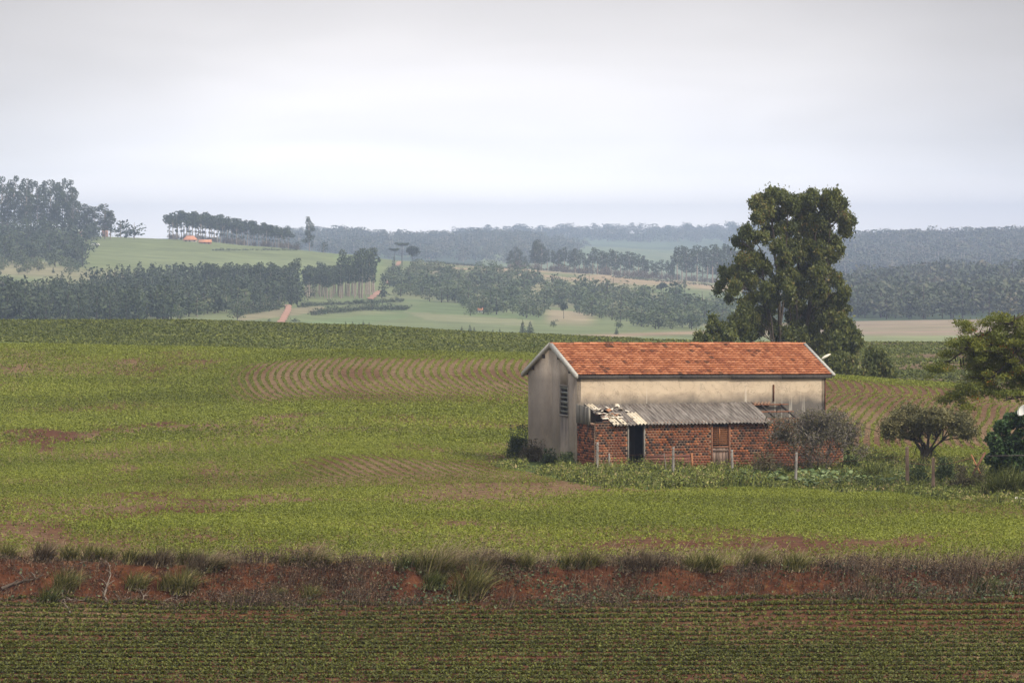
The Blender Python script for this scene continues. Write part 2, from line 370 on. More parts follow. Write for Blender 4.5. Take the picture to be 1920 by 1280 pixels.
def inpoly0(px, py, poly):
    r = np.zeros(len(px), bool); n = len(poly)
    for i in range(n):
        x1, y1 = poly[i]; x2, y2 = poly[(i+1) % n]
        c = ((y1 > py) != (y2 > py)) & (px < (x2-x1)*(py-y1)/((y2-y1) or 1e-9) + x1); r ^= c
    return r
def build_ground():
    Ys = np.concatenate([np.arange(-300, 60, 20), np.arange(60, 100, 5), np.arange(100, 117, .6), np.arange(117, 122.5, .12), np.arange(122.5, 180, .7), np.arange(180, 300, .9),
                         np.arange(300, 520, 2.5), np.arange(520, 2600, 12), np.arange(2600, 9400, 50)])
    s = np.linspace(-1, 1, 421); s = np.sign(s) * (np.abs(s) * .45 + .55 * np.abs(s) ** 3)
    Yg, sg = np.meshgrid(Ys, s, indexing='ij'); half = 45 + .33 * np.maximum(Yg, 0)
    X = sg * half; Y = Yg
    Z = gz(X, Y)
    x = X.ravel(); y = Y.ravel(); z = Z.ravel(); ys = np.maximum(y, 80)
    px = 960 + F * x / ys; py = HOR - F * z / ys
    n, m = X.shape; i = np.arange(n - 1)[:, None] * m; j = np.arange(m - 1)[None]
    q = np.stack([i + j, i + j + 1, i + m + j + 1, i + m + j], -1).reshape(-1, 4)
    # land cover colours (true surface colours)
    C = np.zeros((len(x), 3)); 
    def lay(c, f): C[:] = C * (1 - f[:, None]) + np.array(c) * f[:, None]
    big = fnoise(x / 90, y / 140, 3, 4); med = fnoise(x / 25, y / 45, 4, 3)
    lay((.13, .15, .065), np.ones_like(x))
    lay((.20, .18, .10), sstep(.45, .7, big))
    lay((.09, .13, .05), sstep(.5, .7, med) * .6)
    farm = (y > 900) & (y < 2150)
    crest = farm & (px < 760)
    lay((.135, .155, .062), sstep(1500, 1640, y) * crest * sstep(100, 180, px) * .95)
    lay((.29, .21, .13), sstep(1820, 1900, y) * (y < 2200) * sstep(760, 830, px) * (1 - sstep(1420, 1500, px)) * sstep(.25, .5, med) * .9)
    lay((.28, .22, .14), (y > 1180) * (y < 1420) * sstep(1010, 1040, px) * (1 - sstep(1090, 1130, px)) * .85)
    lay((.13, .15, .065), sstep(880, 930, y) * (1 - sstep(1180, 1300, y)) * (px > 350) * (px < 1320) * (.55 + .4 * big))
    def patch(poly, c, a=.9):
        lay(c, inpoly0(px, py, poly) * farm * a)
    patch([(440, 592), (540, 578), (600, 574), (620, 580), (560, 590), (450, 602)], (.20, .17, .10)); patch([(560, 603), (700, 590), (770, 588), (760, 596), (640, 612)], (.12, .16, .065)); patch([(760, 584), (1000, 600), (1000, 612), (800, 600)], (.18, .18, .095))
    patch([(165, 480), (300, 470), (480, 480), (620, 492), (600, 506), (300, 500)], (.15, .17, .075), .7); patch([(620, 476), (720, 487), (700, 530), (660, 520)], (.13, .17, .06), .7); patch([(560, 500), (575, 500), (572, 560), (555, 560)], (.17, .20, .08))
    patch([(800, 600), (960, 610), (960, 622), (820, 612)], (.13, .15, .07), .8)
    lay((.26, .17, .12), (np.exp(-((py - (634 - (px - 1000) * .035)) / 3.5) ** 2)) * (px > 980) * (px < 1420) * (y > 900) * (y < 1400) * .8)
    pink = (px > 1430) * (y > 700) * (y < 1330)
    lay((.235, .165, .125), pink * 1.0)
    lay((.17, .19, .09), pink * np.clip(np.exp(-((py - 636) / 8) ** 2) * 1.0 + sstep(.5, .65, fnoise(x / 60, y / 14, 8, 3)) * .5, 0, 1))
    wood = ((px > 1430) & (y > 1310)) | ((y > 3100) & (y < 4900) & (px < 900)) | ((px > 1500) & (y > 2000))
    lay((.042, .062, .03), wood * 1.0)
    lay((.055, .08, .035), ((y > 4900) * .8))
    lay((.10, .14, .06), (y > 3000) * (px > 700) * (px < 1400) * sstep(.5, .6, big) * .8)
    # red dirt showing
    nearm = 1 - sstep(480, 520, y)
    # middle distance field before the valley (bands of crop and bare rows)
    band = sstep(300, 330, y) * (1 - sstep(490, 520, y))
    bn = fnoise(x / 30, y / 9, 12, 3)
    lay((.12, .17, .035), band * 1.0)
    lay((.12, .075, .045), band * np.where(px > 1450, sstep(.36, .52, bn) * .95, sstep(.46, .62, bn) * .45))
    D = np.clip(1 - bare(x, ys) * .8, 0, 1); rf = rowface(x, ys)
    grow = D * (1 - rf * .92) * (.6 + .4 * sstep(.3, .6, fnoise(x * .16, ys * .10, 71, 4)))
    W = weedy(x, ys)
    grow = np.clip(grow, 0, 1) * (1 - np.exp(-((y - 119.5) / 1.6) ** 4) )
    low = y < 119
    grow = np.where(low, .06 + .16 * D, grow)
    straw = sstep(.42, .62, fnoise(x * .12, y * .05, 41, 3)) * .8
    straw = (straw * (1 - rf) + rf * (.45 + .55 * sstep(.4, .6, fnoise(x * .2, y * .1, 43, 2)))) * (1 - np.exp(-((y - 119.5) / 1.6) ** 4))
    path = np.exp(-((rowof(x, ys) - 869 + (fnoise(x*.3, y*.2, 47, 2)-.5)*6) / 3.2) ** 2) * sstep(1600, 1660, px) * (y < 230)
    grow = grow * (1 - path)
    o = mesh_obj('ground', np.stack([x, y, z], 1), q, None, None,
                 {'cover': C, 'near': nearm * (1 - band), 'grow': grow, 'straw': straw, 'weed': W}, smooth=True)
    m_, nt, N, L, b = mat_new('ground'); tc = N.new('ShaderNodeTexCoord'); P = tc.outputs['Object']
    n1 = noise_n(N, L, 3.0, 6, .7, P); n2 = noise_n(N, L, .35, 4, .6, P); n3 = noise_n(N, L, 12., 4, .7, P); nf = noise_n(N, L, .05, 8, .65, P)
    soil = ramp(N, L, n1, [(.28, (.03, .010, .005)), (.5, (.078, .027, .011)), (.72, (.16, .062, .028))])
    soil = mixc(N, L, mapr(N, L, n2, .35, .7, 0, .35), soil, (.07, .03, .02))
    strawc = ramp(N, L, n3, [(.3, (.06, .032, .015)), (.5, (.18, .12, .06)), (.7, (.33, .25, .145))])
    sm = N.new('ShaderNodeMath'); sm.operation = 'MULTIPLY'; L.new(attr(N, 'straw').outputs['Fac'], sm.inputs[0]); L.new(mapr(N, L, n1, .35, .6), sm.inputs[1])
    c = mixc(N, L, sm.outputs[0], soil, strawc)
    green = ramp(N, L, n3, [(.28, (.05, .06, .012)), (.5, (.14, .155, .026)), (.72, (.24, .26, .05))])
    ga = N.new('ShaderNodeMath'); ga.operation = 'ADD'; L.new(attr(N, 'grow').outputs['Fac'], ga.inputs[0]); L.new(mapr(N, L, n1, .3, .7, -.75, .1), ga.inputs[1]); ga.use_clamp = True
    c = mixc(N, L, ga.outputs[0], c, green)
    wg = ramp(N, L, n1, [(.3, (.03, .04, .012)), (.6, (.09, .12, .03)), (.8, (.16, .13, .07))])
    c = mixc(N, L, attr(N, 'weed').outputs['Fac'], c, wg)
    farc = mixc(N, L, 1.0, attr(N, 'cover').outputs['Color'], mapr(N, L, nf, .3, .7, .7, 1.3), 'MULTIPLY')
    c = mixc(N, L, attr(N, 'near').outputs['Fac'], farc, c)
    L.new(c, b.inputs['Base Color']); b.inputs['Roughness'].default_value = .95; b.inputs['Specular IOR Level'].default_value = .1
    bp = N.new('ShaderNodeBump'); bp.inputs['Distance'].default_value = .12; bp.inputs['Strength'].default_value = .8; L.new(n1, bp.inputs['Height']); L.new(bp.outputs[0], b.inputs['Normal'])
    o.data.materials.append(m_)
    tag(o, kind='structure')
build_ground()

# ------------------------------------------------------------------ leaves and blades (many small faces)
def leaves(c, size, up=0.5, droop=0.0, aspect=1.7, v=None, rng=R):
    """one diamond leaf at each centre c (N,3); returns verts, quads, v per vertex"""
    n = len(c); size = np.broadcast_to(np.asarray(size, float), (n,))
    d = rng.normal(size=(n, 3)); d[:, 2] -= droop * 1.6; d /= np.linalg.norm(d, axis=1, keepdims=True)
    nn = rng.normal(size=(n, 3)); nn[:, 2] = np.abs(nn[:, 2]) + up * 1.5
    s = np.cross(d, nn); s /= np.linalg.norm(s, axis=1, keepdims=True) + 1e-9
    L_ = size[:, None] * .5 * aspect; w = size[:, None] * .5
    V = np.stack([c - d * L_, c + s * w, c + d * L_, c - s * w], 1).reshape(-1, 3)
    q = np.arange(n * 4).reshape(-1, 4)
    if v is None: v = rng.random(n)
    return V, q, np.repeat(v, 4)

def blades(base, h, w, lean=(0.3, 0, 0), spread=.35, curve=.5, seg=3, v=None, rng=R):
    """curved tapering grass blades from base points"""
    n = len(base); h = np.broadcast_to(np.asarray(h, float), (n,)); w = np.broadcast_to(np.asarray(w, float), (n,))
    th = rng.random(n) * 2 * np.pi; out = np.stack([np.cos(th), np.sin(th), np.zeros(n)], 1)
    d = out * (spread * rng.random(n) ** .7)[:, None] + np.array(lean) * rng.uniform(.3, 1.3, n)[:, None]
    side = np.stack([-np.sin(th + .6), np.cos(th + .6), np.zeros(n)], 1)
    side[:, 0] = np.where(np.abs(side[:, 0]) < .5, .7, side[:, 0])
    V = np.zeros((n, seg + 1, 2, 3))
    for k in range(seg + 1):
        t = k / seg
        p = base + d * (h * (t * .55 + curve * t * t))[:, None] + np.array([0, 0, 1.]) * (h * (t - .45 * curve * t * t * np.linalg.norm(d, axis=1) * 1.6))[:, None]
        ww = w * (1 - t) ** .8 * .5 + .0015
        V[:, k, 0] = p - side * ww[:, None]; V[:, k, 1] = p + side * ww[:, None]
    i = np.arange(n)[:, None] * (seg + 1) * 2; k = np.arange(seg)[None] * 2
    q = np.stack([i + k, i + k + 1, i + k + 3, i + k + 2], -1).reshape(-1, 4)
    if v is None: v = rng.random(n)
    return V.reshape(-1, 3), q, np.repeat(v, (seg + 1) * 2)

def blob_points(blobs, n, rng=R, shell=.55, vbias=0.):
    """points in a set of ellipsoids (x,y,z,rx,ry,rz), denser at the skin; v higher to the top of each blob's own clump"""
    b = np.asarray(blobs, float); vol = (b[:, 3] * b[:, 4] * b[:, 5]) ** .72; idx = rng.choice(len(b), n, p=vol / vol.sum())
    d = rng.normal(size=(n, 3)); d /= np.linalg.norm(d, axis=1, keepdims=True)
    r = (rng.random(n) ** (1 / 3)) * (1 - shell) + shell * (1 - .25 * rng.random(n) ** 2)
    r = r * (1 + .16 * np.sin(d[:, 0] * 5 + idx) * np.cos(d[:, 1] * 4 + d[:, 2] * 6 + idx * 2))
    p = b[idx, :3] + d * r[:, None] * b[idx, 3:6]
    cl = rng.random(len(b))[idx]
    return p, np.clip(.25 + .3 * cl + .45 * rng.random(n) + vbias, 0, 1)

# ------------------------------------------------------------------ crops
M_SOY = leaf_mat('soy_leaf', [(0, (.07, .08, .010)), (.35, (.135, .155, .016)), (.7, (.21, .235, .025)), (1, (.30, .315, .05))], trans=.3, nscale=.08, rough=.55, namt=.85)
M_SOYLOW = leaf_mat('low_soy_leaf', [(0, (.038, .042, .008)), (.4, (.075, .08, .012)), (.75, (.12, .128, .017)), (1, (.18, .185, .034))], trans=.25, nscale=.15, rough=.55, namt=.35)  # soy leaf in darker tones: part of the foreground dimming put into colour
M_SOYFAR = leaf_mat('strip_soy_leaf', [(0, (.038, .045, .010)), (.4, (.085, .098, .017)), (.75, (.145, .16, .025)), (1, (.24, .245, .05))], trans=.3, nscale=.04, namt=.6)
def crop(name, n, Y0, Y1, density_fn, leafn, lsize, height, spread_fn, mat, label):
    # candidate points: uniform over the visible wedge with margins
    Y = np.sqrt(R.random(n) * (Y1**2 - Y0**2) + Y0**2); x = (R.random(n) * 2 - 1) * (.128 * Y * 1.16 + 3)
    ph = phase(x, Y); fr = np.abs(ph - np.round(ph)) * 2     # 0 on the row line
    keep = (fr < spread_fn(x, Y)) & (R.random(n) < density_fn(x, Y))
    x = x[keep]; Y = Y[keep]; z = gz(x, Y); k = len(x)
    hs = height * R.uniform(.6, 1.25, k)
    c = np.repeat(np.stack([x, Y, z], 1), leafn, 0)
    rfc = np.repeat(np.where((rowface(x, Y) > .3) & (Y > 122), .55, 1.), leafn)
    off = R.normal(size=(len(c), 3)) * np.array([.5, .5, 0]) * lsize * 1.0 * rfc[:, None]; off[:, 2] = np.repeat(hs, leafn) * R.uniform(.25, 1.0, len(c))
    v = np.clip(np.repeat(R.random(k) * .5, leafn) + R.random(len(c)) * .5, 0, 1)
    V, q, vv = leaves(c + off, lsize * rfc ** .6 * R.uniform(.6, 1.25, len(c)), up=.8, aspect=1.25, v=v)
    o = mesh_obj(name, V, q, mat, None, {'v': vv}); tag(o, label, 'crop', kind='stuff'); print(name, k, 'plants')
    return o
def dens_mid(x, Y):
    w = weedy(x, Y); py = rowof(x, Y); px = 960 + F * x / Y
    barn = (px > 985) & (px < 1590) & (Y > 183) & (Y < 206)
    path = np.exp(-((py - 869) / 4) ** 2) * (px > 1610) * (Y < 230)
    d = (1 - .88 * bare(x, Y)) * np.clip(.12 + 1.6 * (fnoise(x * .16, Y * .10, 71, 4) - .21), .2, 1); d = np.maximum(d, 1.0 * (rowface(x, Y) > .3))
    return np.clip(d, 0, 1) * (1 - w) * (~barn) * (1 - path) * (Y > 121.2) * (1 - .6 * np.exp(-((Y - 122) / 1.2) ** 2))
crop('soy_crop', 560000, 121.2, 212, dens_mid, 5, .052, .10, lambda x, Y: .85 - .51 * rowface(x, Y), M_SOY, 'light green young soybean plants covering the middle field around the barn')
crop('soy_crop', 470000, 212, 312, dens_mid, 4, .088, .13, lambda x, Y: .95 - .60 * rowface(x, Y), M_SOY, 'soybean rows curving over the rise behind the barn')
crop('soy_crop', 90000, 330, 492, lambda x, Y: .25 + .75 * (1 - sstep(.44, .6, fnoise(x / 30, Y / 9, 12, 3)) * np.where(x > 15, .95, .5)) - np.where(x > 15, .18, 0) * sstep(.36, .5, fnoise(x / 30, Y / 9, 12, 3)), 4, .22, .18, lambda x, Y: np.full(len(x), 1.1), M_SOYFAR, 'darker green crop on the farthest strip before the valley')
crop('soy_crop', 250000, 96, 118.6, lambda x, Y: np.clip(-.2 + 1.9 * fnoise(x * .12, Y * .5, 72, 4), .05, 1), 5, .058, .08, lambda x, Y: np.full(len(x), .42), M_SOYLOW, 'low soybean rows in red soil below the earth bank')

# ------------------------------------------------------------------ barn
BASE = at(1082, 879, 192); TH = math.radians(19.0)
def barnmat():
    M = Matrix.Rotation(TH, 4, 'Z'); M.translation = BASE; return M
BM = barnmat(); BI = BM.inverted()
def bproj(u, v, w):
    p = BM @ Vector((u, v, w)); return 960 + F * p.x / p.y, HOR - F * p.z / p.y
def solve_u(px, v):
    lo, hi = -3, 20
    for _ in range(50):
        m = (lo + hi) / 2
        if bproj(m, v, 1)[0] < px: lo = m
        else: hi = m
    return lo
def solve_w(py, u, v):
    p = BM @ Vector((u, v, 0)); return -(py - HOR) / F * p.y - BASE.z
BL = solve_u(1548, 0)
lo, hi = 3, 12
for _ in range(50):
    m_ = (lo + hi) / 2
    if bproj(0, m_, 1)[0] > 990.5: lo = m_
    else: hi = m_
BW = lo; 
EAVE = solve_w(702, 0, 0); EAVE_R = solve_w(701, BL, 0); RIDGE = solve_w(645, 0, BW/2); RIDGE_R = solve_w(645, BL, BW/2)
print('barn L W eave ridge', BL, BW, EAVE, EAVE_R, RIDGE, RIDGE_R)
def sag(u): return (EAVE_R - EAVE) * u / BL     # the old roof line drops slightly to the far end

def plaster(name, base, base2, grime, gable):
    m, nt, N, L, b = mat_new(name); tc = N.new('ShaderNodeTexCoord'); P = tc.outputs['Object']
    sep = N.new('ShaderNodeSeparateXYZ'); L.new(P, sep.inputs[0]); Z = sep.outputs[2]
    n1 = noise_n(N, L, 1.3, 6, .62, P)
    mp = N.new('ShaderNodeMapping'); mp.inputs['Scale'].default_value = (1.9, 1.9, .30); L.new(P, mp.inputs[0])
    st = noise_n(N, L, 1.6, 5, .6, mp.outputs[0])
    n3 = noise_n(N, L, 9, 4, .65, P)
    c = mixc(N, L, mapr(N, L, n1, .3, .7), base, base2)
    c = mixc(N, L, mapr(N, L, st, .5, .75, 0, .22), c, grime)
    blot = noise_n(N, L, .55, 6, .7, P); c = mixc(N, L, mapr(N, L, blot, .48, .66, 0, .45), c, grime)
    fl = noise_n(N, L, 2.4, 6, .75, P); c = mixc(N, L, mapr(N, L, fl, .66, .69, 0, .5), c, (.62, .53, .42))
    c = mixc(N, L, mapr(N, L, fl, .30, .33, .55, 0), c, (.17, .11, .075))
    c = mixc(N, L, mapr(N, L, n3, .55, .8, 0, .35), c, (.18, .14, .10))
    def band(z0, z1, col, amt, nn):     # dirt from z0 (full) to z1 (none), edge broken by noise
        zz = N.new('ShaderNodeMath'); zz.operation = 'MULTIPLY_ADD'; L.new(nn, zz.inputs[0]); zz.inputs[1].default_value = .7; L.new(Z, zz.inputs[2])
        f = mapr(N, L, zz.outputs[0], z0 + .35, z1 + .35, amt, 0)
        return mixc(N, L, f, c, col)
    if True:
        ck = noise_n(N, L, 1.1, 8, .55, P, dist=1.5); ck2 = N.new('ShaderNodeMath'); ck2.operation = 'SUBTRACT'; L.new(ck, ck2.inputs[0]); ck2.inputs[1].default_value = .5
        ck3 = N.new('ShaderNodeMath'); ck3.operation = 'ABSOLUTE'; L.new(ck2.outputs[0], ck3.inputs[0])
        c = mixc(N, L, mapr(N, L, ck3.outputs[0], 0, .012, .45, 0), c, (.12, .09, .07))
    if gable:
        # grey weathering over the middle of the wall, paler plaster at the foot, dark streak under the window
        zz = N.new('ShaderNodeMath'); zz.operation = 'MULTIPLY_ADD'; L.new(n1, zz.inputs[0]); zz.inputs[1].default_value = 2.4; L.new(Z, zz.inputs[2])
        f1 = mapr(N, L, zz.outputs[0], 2.0, 2.9, 0, .62); f2 = mapr(N, L, Z, 4.1, 4.6, 1, .15)
        mm = N.new('ShaderNodeMath'); mm.operation = 'MULTIPLY'; L.new(f1, mm.inputs[0]); L.new(f2, mm.inputs[1])
        c = mixc(N, L, mm.outputs[0], c, (.15, .125, .105))
        yy = N.new('ShaderNodeMath'); yy.operation = 'SUBTRACT'; L.new(sep.outputs[1], yy.inputs[0]); yy.inputs[1].default_value = BW * .26
        ab = N.new('ShaderNodeMath'); ab.operation = 'ABSOLUTE'; L.new(yy.outputs[0], ab.inputs[0])
        a1 = mapr(N, L, ab.outputs[0], .25, .75, .85, 0); a2 = mapr(N, L, Z, .9, 1.9, 0, 1); a3 = mapr(N, L, Z, 2.6, 2.75, 1, 0)
        k = N.new('ShaderNodeMath'); k.operation = 'MULTIPLY'; L.new(a1, k.inputs[0]); L.new(a2, k.inputs[1])
        k2 = N.new('ShaderNodeMath'); k2.operation = 'MULTIPLY'; L.new(k.outputs[0], k2.inputs[0]); L.new(a3, k2.inputs[1])
        k3 = N.new('ShaderNodeMath'); k3.operation = 'MULTIPLY'; L.new(k2.outputs[0], k3.inputs[0]); L.new(mapr(N, L, st, .35, .6, .4, 1), k3.inputs[1])
        c = mixc(N, L, k3.outputs[0], c, (.06, .05, .045))
        c = band(.1, .5, (.50, .44, .36), .6, n3)
        c = band(-.2, .22, (.15, .06, .03), .9, n1)
    else:
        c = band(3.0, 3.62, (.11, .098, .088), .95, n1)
        mp2 = N.new('ShaderNodeMapping'); mp2.inputs['Scale'].default_value = (2.6, 2.6, .12); L.new(P, mp2.inputs[0])
        dr = noise_n(N, L, 2.0, 2, .5, mp2.outputs[0])
        f = N.new('ShaderNodeMath'); f.operation = 'MULTIPLY'; L.new(mapr(N, L, dr, .62, .72, 0, .45), f.inputs[0]); L.new(mapr(N, L, Z, 3.0, 4.1, 1, 0), f.inputs[1])
        c = mixc(N, L, f.outputs[0], c, (.72, .66, .56))
        c = mixc(N, L, mapr(N, L, Z, 4.15, 4.5, 0, .25), c, (.30, .22, .15))
    L.new(c, b.inputs['Base Color']); b.inputs['Roughness'].default_value = .93
    bp = N.new('ShaderNodeBump'); bp.inputs['Strength'].default_value = .4; bp.inputs['Distance'].default_value = .03; L.new(n3, bp.inputs['Height']); L.new(bp.outputs[0], b.inputs['Normal'])
    return m
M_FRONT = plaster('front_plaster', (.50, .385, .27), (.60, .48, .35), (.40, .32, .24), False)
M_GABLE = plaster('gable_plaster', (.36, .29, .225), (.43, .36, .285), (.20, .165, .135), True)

def wall_cells(mb, us, ws, solid, v0, v1, axis='u', shear=None, a=0.0):
    """wall slab from v0 to v1 with openings; us, ws cell borders; solid[i][j]"""
    nu, nw = len(us) - 1, len(ws) - 1
    def P(u, w, v):
        ww = w + (shear(u) if (shear and w > 2.9) else 0)
        return (u, v, ww) if axis == 'u' else (v, u, ww)
    def quad(a_, b_, c_, d_): mb.add([a_, b_, c_, d_], [[0, 1, 2, 3]], a=a)
    S = lambda i, j: 0 <= i < nu and 0 <= j < nw and solid(i, j)
    for i in range(nu):
        for j in range(nw):
            if not S(i, j): continue
            u0, u1, w0, w1 = us[i], us[i+1], ws[j], ws[j+1]
            quad(P(u0,w0,v0), P(u1,w0,v0), P(u1,w1,v0), P(u0,w1,v0))
            quad(P(u0,w0,v1), P(u0,w1,v1), P(u1,w1,v1), P(u1,w0,v1))
            if not S(i-1, j): quad(P(u0,w0,v0), P(u0,w1,v0), P(u0,w1,v1), P(u0,w0,v1))
            if not S(i+1, j): quad(P(u1,w0,v0), P(u1,w0,v1), P(u1,w1,v1), P(u1,w1,v0))
            if not S(i, j-1): quad(P(u0,w0,v0), P(u0,w0,v1), P(u1,w0,v1), P(u1,w0,v0))
            if not S(i, j+1): quad(P(u0,w1,v0), P(u1,w1,v0), P(u1,w1,v1), P(u0,w1,v1))

M_WOODG = plain_mat('grey_wood', (.13, .115, .10), (.27, .245, .215), 4, .9, (6, 6, .6), .4)
M_WOODW = plain_mat('whitewashed_board', (.27, .255, .225), (.43, .41, .37), 3, .8, (3, 3, 3), .2)
M_WOODR = plain_mat('red_brown_wood', (.13, .055, .032), (.26, .125, .075), 3, .9, (1, 6, 6), .4)
M_WOODO = plain_mat('orange_brown_wood', (.25, .10, .045), (.38, .17, .08), 3, .85, (1, 4, 8), .3)
M_WOODD = plain_mat('dark_wood', (.035, .03, .028), (.09, .075, .065), 3, .9, (4, 4, 1), .3)
M_RUST = plain_mat('rusty_iron', (.07, .03, .018), (.16, .06, .03), 10, .8)
M_WHITE = plain_mat('white_paint', (.62, .60, .55), (.75, .73, .69), 5, .5)
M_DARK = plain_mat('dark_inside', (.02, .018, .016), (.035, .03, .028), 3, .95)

def build_barn():
    root = thing('barn', 'old plastered barn with orange tiled gable roof and brick lean-to standing in the green field', 'barn', BASE, rz=TH)
    # front wall (long)
    mb = MB(); T = .2
    wall_cells(mb, [.0, BL*.33, BL*.66, BL], [-.5, 3.0, EAVE - .06], lambda i, j: True, 0, T, 'u', sag)
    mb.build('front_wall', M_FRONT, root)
    # back and right walls
    mb = MB()
    wall_cells(mb, [.0, BL], [-.5, 3.0, EAVE - .06], lambda i, j: True, BW - T, BW, 'u', sag)
    mb.build('back_wall', M_FRONT, root)
    # gable walls as prisms with a window slot
    wy0, wy1 = None, None
    def v_at(px):   # position along the gable for a picture column
        lo, hi = 0, BW
        for _ in range(40):
            m = (lo + hi) / 2
            if bproj(0, m, 1)[0] > px: lo = m
            else: hi = m
        return lo
    wy0, wy1 = v_at(1065), v_at(1051); wz1, wz0 = solve_w(724, 0, (wy0+wy1)/2), solve_w(777, 0, (wy0+wy1)/2)
    mb = MB(); RZ = RIDGE - .08; EZ = EAVE - .06
    prof = lambda v: EZ + (RZ - EZ) * (1 - abs(v - BW/2) / (BW/2))
    def gable(mb, u0, u1, win, dz=0):
        vs = sorted(set([0, T + .002, BW/2, BW - T - .002, BW] + ([wy0, wy1] if win else [])))
        vs[0] = 0
        for i in range(len(vs) - 1):
            a, b = vs[i], vs[i+1]; holes = win and abs(a - wy0) < 1e-6
            segs = [(-.5, wz0), (wz1, None)] if holes else [(-.5, None)]
            for z0, z1 in segs:
                za, zb = (prof(a) + dz, prof(b) + dz) if z1 is None else (z1, z1)
                pts = [(u0,a,z0),(u0,b,z0),(u0,b,zb),(u0,a,za),(u1,a,z0),(u1,b,z0),(u1,b,zb),(u1,a,za)]
                mb.add(pts, [[0,3,2,1],[4,5,6,7],[0,1,5,4],[2,3,7,6],[1,2,6,5],[0,4,7,3]])
    gable(mb, -.003, T, True)
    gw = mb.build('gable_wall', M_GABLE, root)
    mb = MB(); gable(mb, BL - T, BL + .003, False, sag(BL)); mb.build('gable_wall', M_FRONT, root)
    # louvre window in the gable
    mb = MB()
    mb.box((-.05, wy0 - .07, wz0 - .08), (.12, wy1 + .07, wz0)); mb.box((-.04, wy0 - .06, wz1), (.12, wy1 + .06, wz1 + .06))
    mb.box((-.03, wy1, wz0), (.12, wy1 + .06, wz1)); mb.box((-.03, wy0 - .06, wz0), (.12, wy0, wz1))
    win = mb.build('window', M_WOODG, root)
    mb = MB(); k = 6
    for i in range(k):
        z = wz0 + (i + .5) / k * (wz1 - wz0)
        M = Matrix.Translation((.06, 0, z)) @ Matrix.Rotation(math.radians(50 + random.uniform(-14, 14)), 4, 'Y')
        mb.box((-.10, wy0 + .01, -.012), (.10, wy1 - .01, .012), M=M)
    mb.build('louvre', plain_mat('louvre_glass', (.16, .17, .16), (.24, .25, .23), 6, .35), win)
    mb = MB(); mb.box((T + .004, wy0 - .2, wz0 - .2), (T + .03, wy1 + .2, wz1 + .2)); mb.build('dark_backing', M_DARK, win)  # dark sheet behind the louvres, stands in for the unlit inside
    # stain-dark post leaning at the gable window left side
    # roof ------------------------------------------------------------
    OV_L, OV_R, OVF, OVB = .12, .42, .14, .55
    run = BW/2
    sl = (RIDGE - EAVE) / run
    ucount = int((BL + OV_L + OV_R) / .235); uu = np.linspace(-OV_L + .13, BL + OV_R - .13, ucount * 6 + 1)
    tile = ((uu - uu[0]) / .235); wave = .028 * np.abs(np.cos(np.pi * tile)) ** .8
    NC = 14
    def slope(sign, over):
        V = []; Q = []; A = []; n = len(uu); off = 0
        L_ = run + over
        for c in range(NC):
            s0 = L_ * (1 - c / NC); s1 = L_ * (1 - (c + 1) / NC) - .05     # distance from ridge: low edge, high edge
            s1 = max(s1, 0)
            jit = (hash2(np.floor(tile), np.full_like(tile, c), 3) - .5) * .018
            tv = hash2(np.floor(tile), np.full_like(tile, c), 9); tc_ = fnoise(np.floor(tile) * .42, np.full_like(tile, c * .8 + sign * 50), 14, 2)
            tv = np.where((tc_ > .70) & (hash2(np.floor(tile), np.full_like(tile, c), 12) < .6), tv * .26, .2 + .8 * tv)
            rowsl = []
            for (s, up) in ((s0 - .09, .0), (s0, .07), (s1, .012)):
                v_ = BW/2 + sign * (s + (jit if up > 0 else 0)); w_ = RIDGE - sl * s + wave + up + sag(uu)
                if up == .0: w_ = RIDGE - sl * s + wave * .2 + .0 + sag(uu)
                rowsl.append(np.stack([uu, np.broadcast_to(v_, uu.shape), w_], 1))
            V.append(np.concatenate(rowsl)); A.append(np.tile(tv, 3))
            i = np.arange(n - 1)
            for r in (0, 1):
                Q.append(np.stack([off + r*n + i, off + r*n + i + 1, off + (r+1)*n + i + 1, off + (r+1)*n + i], 1))
            off += 3 * n
        return np.concatenate(V), np.concatenate(Q), np.concatenate(A)
    m, nt, N, L, b = mat_new('clay_tile'); tc = N.new('ShaderNodeTexCoord'); P = tc.outputs['Object']
    a = attr(N, 'v').outputs['Fac']
    c = ramp(N, L, a, [(0, (.075, .038, .024)), (.13, (.17, .06, .03)), (.2, (.24, .08, .038)), (.6, (.36, .13, .058)), (1, (.46, .195, .10))])
    n1 = noise_n(N, L, 1.15, 5, .65, P); n2 = noise_n(N, L, 7, 4, .6, P)
    mp = N.new('ShaderNodeMapping'); mp.inputs['Scale'].default_value = (1.7, 4.5, 4.5); L.new(P, mp.inputs[0]); n4 = noise_n(N, L, 1.5, 5, .7, mp.outputs[0])
    c = mixc(N, L, mapr(N, L, n2, .4, .7, 0, .35), c, (.25, .08, .035))
    c = mixc(N, L, mapr(N, L, n4, .60, .70, 0, .6), c, (.045, .03, .022))
    c = mixc(N, L, mapr(N, L, n1, .56, .72, 0, .3), c, (.55, .26, .13))
    L.new(c, b.inputs['Base Color']); b.inputs['Roughness'].default_value = .9
    M_TILE = m
    V, Q, A = slope(-1, OVF); V2, Q2, A2 = slope(1, OVB)
    mesh_obj('roof', np.concatenate([V, V2]), np.concatenate([Q, Q2 + len(V)]), M_TILE, root, {'v': np.concatenate([A, A2])})
    roof = root.children[-1]
    # underside boards so the roof is a closed slab
    mb = MB()
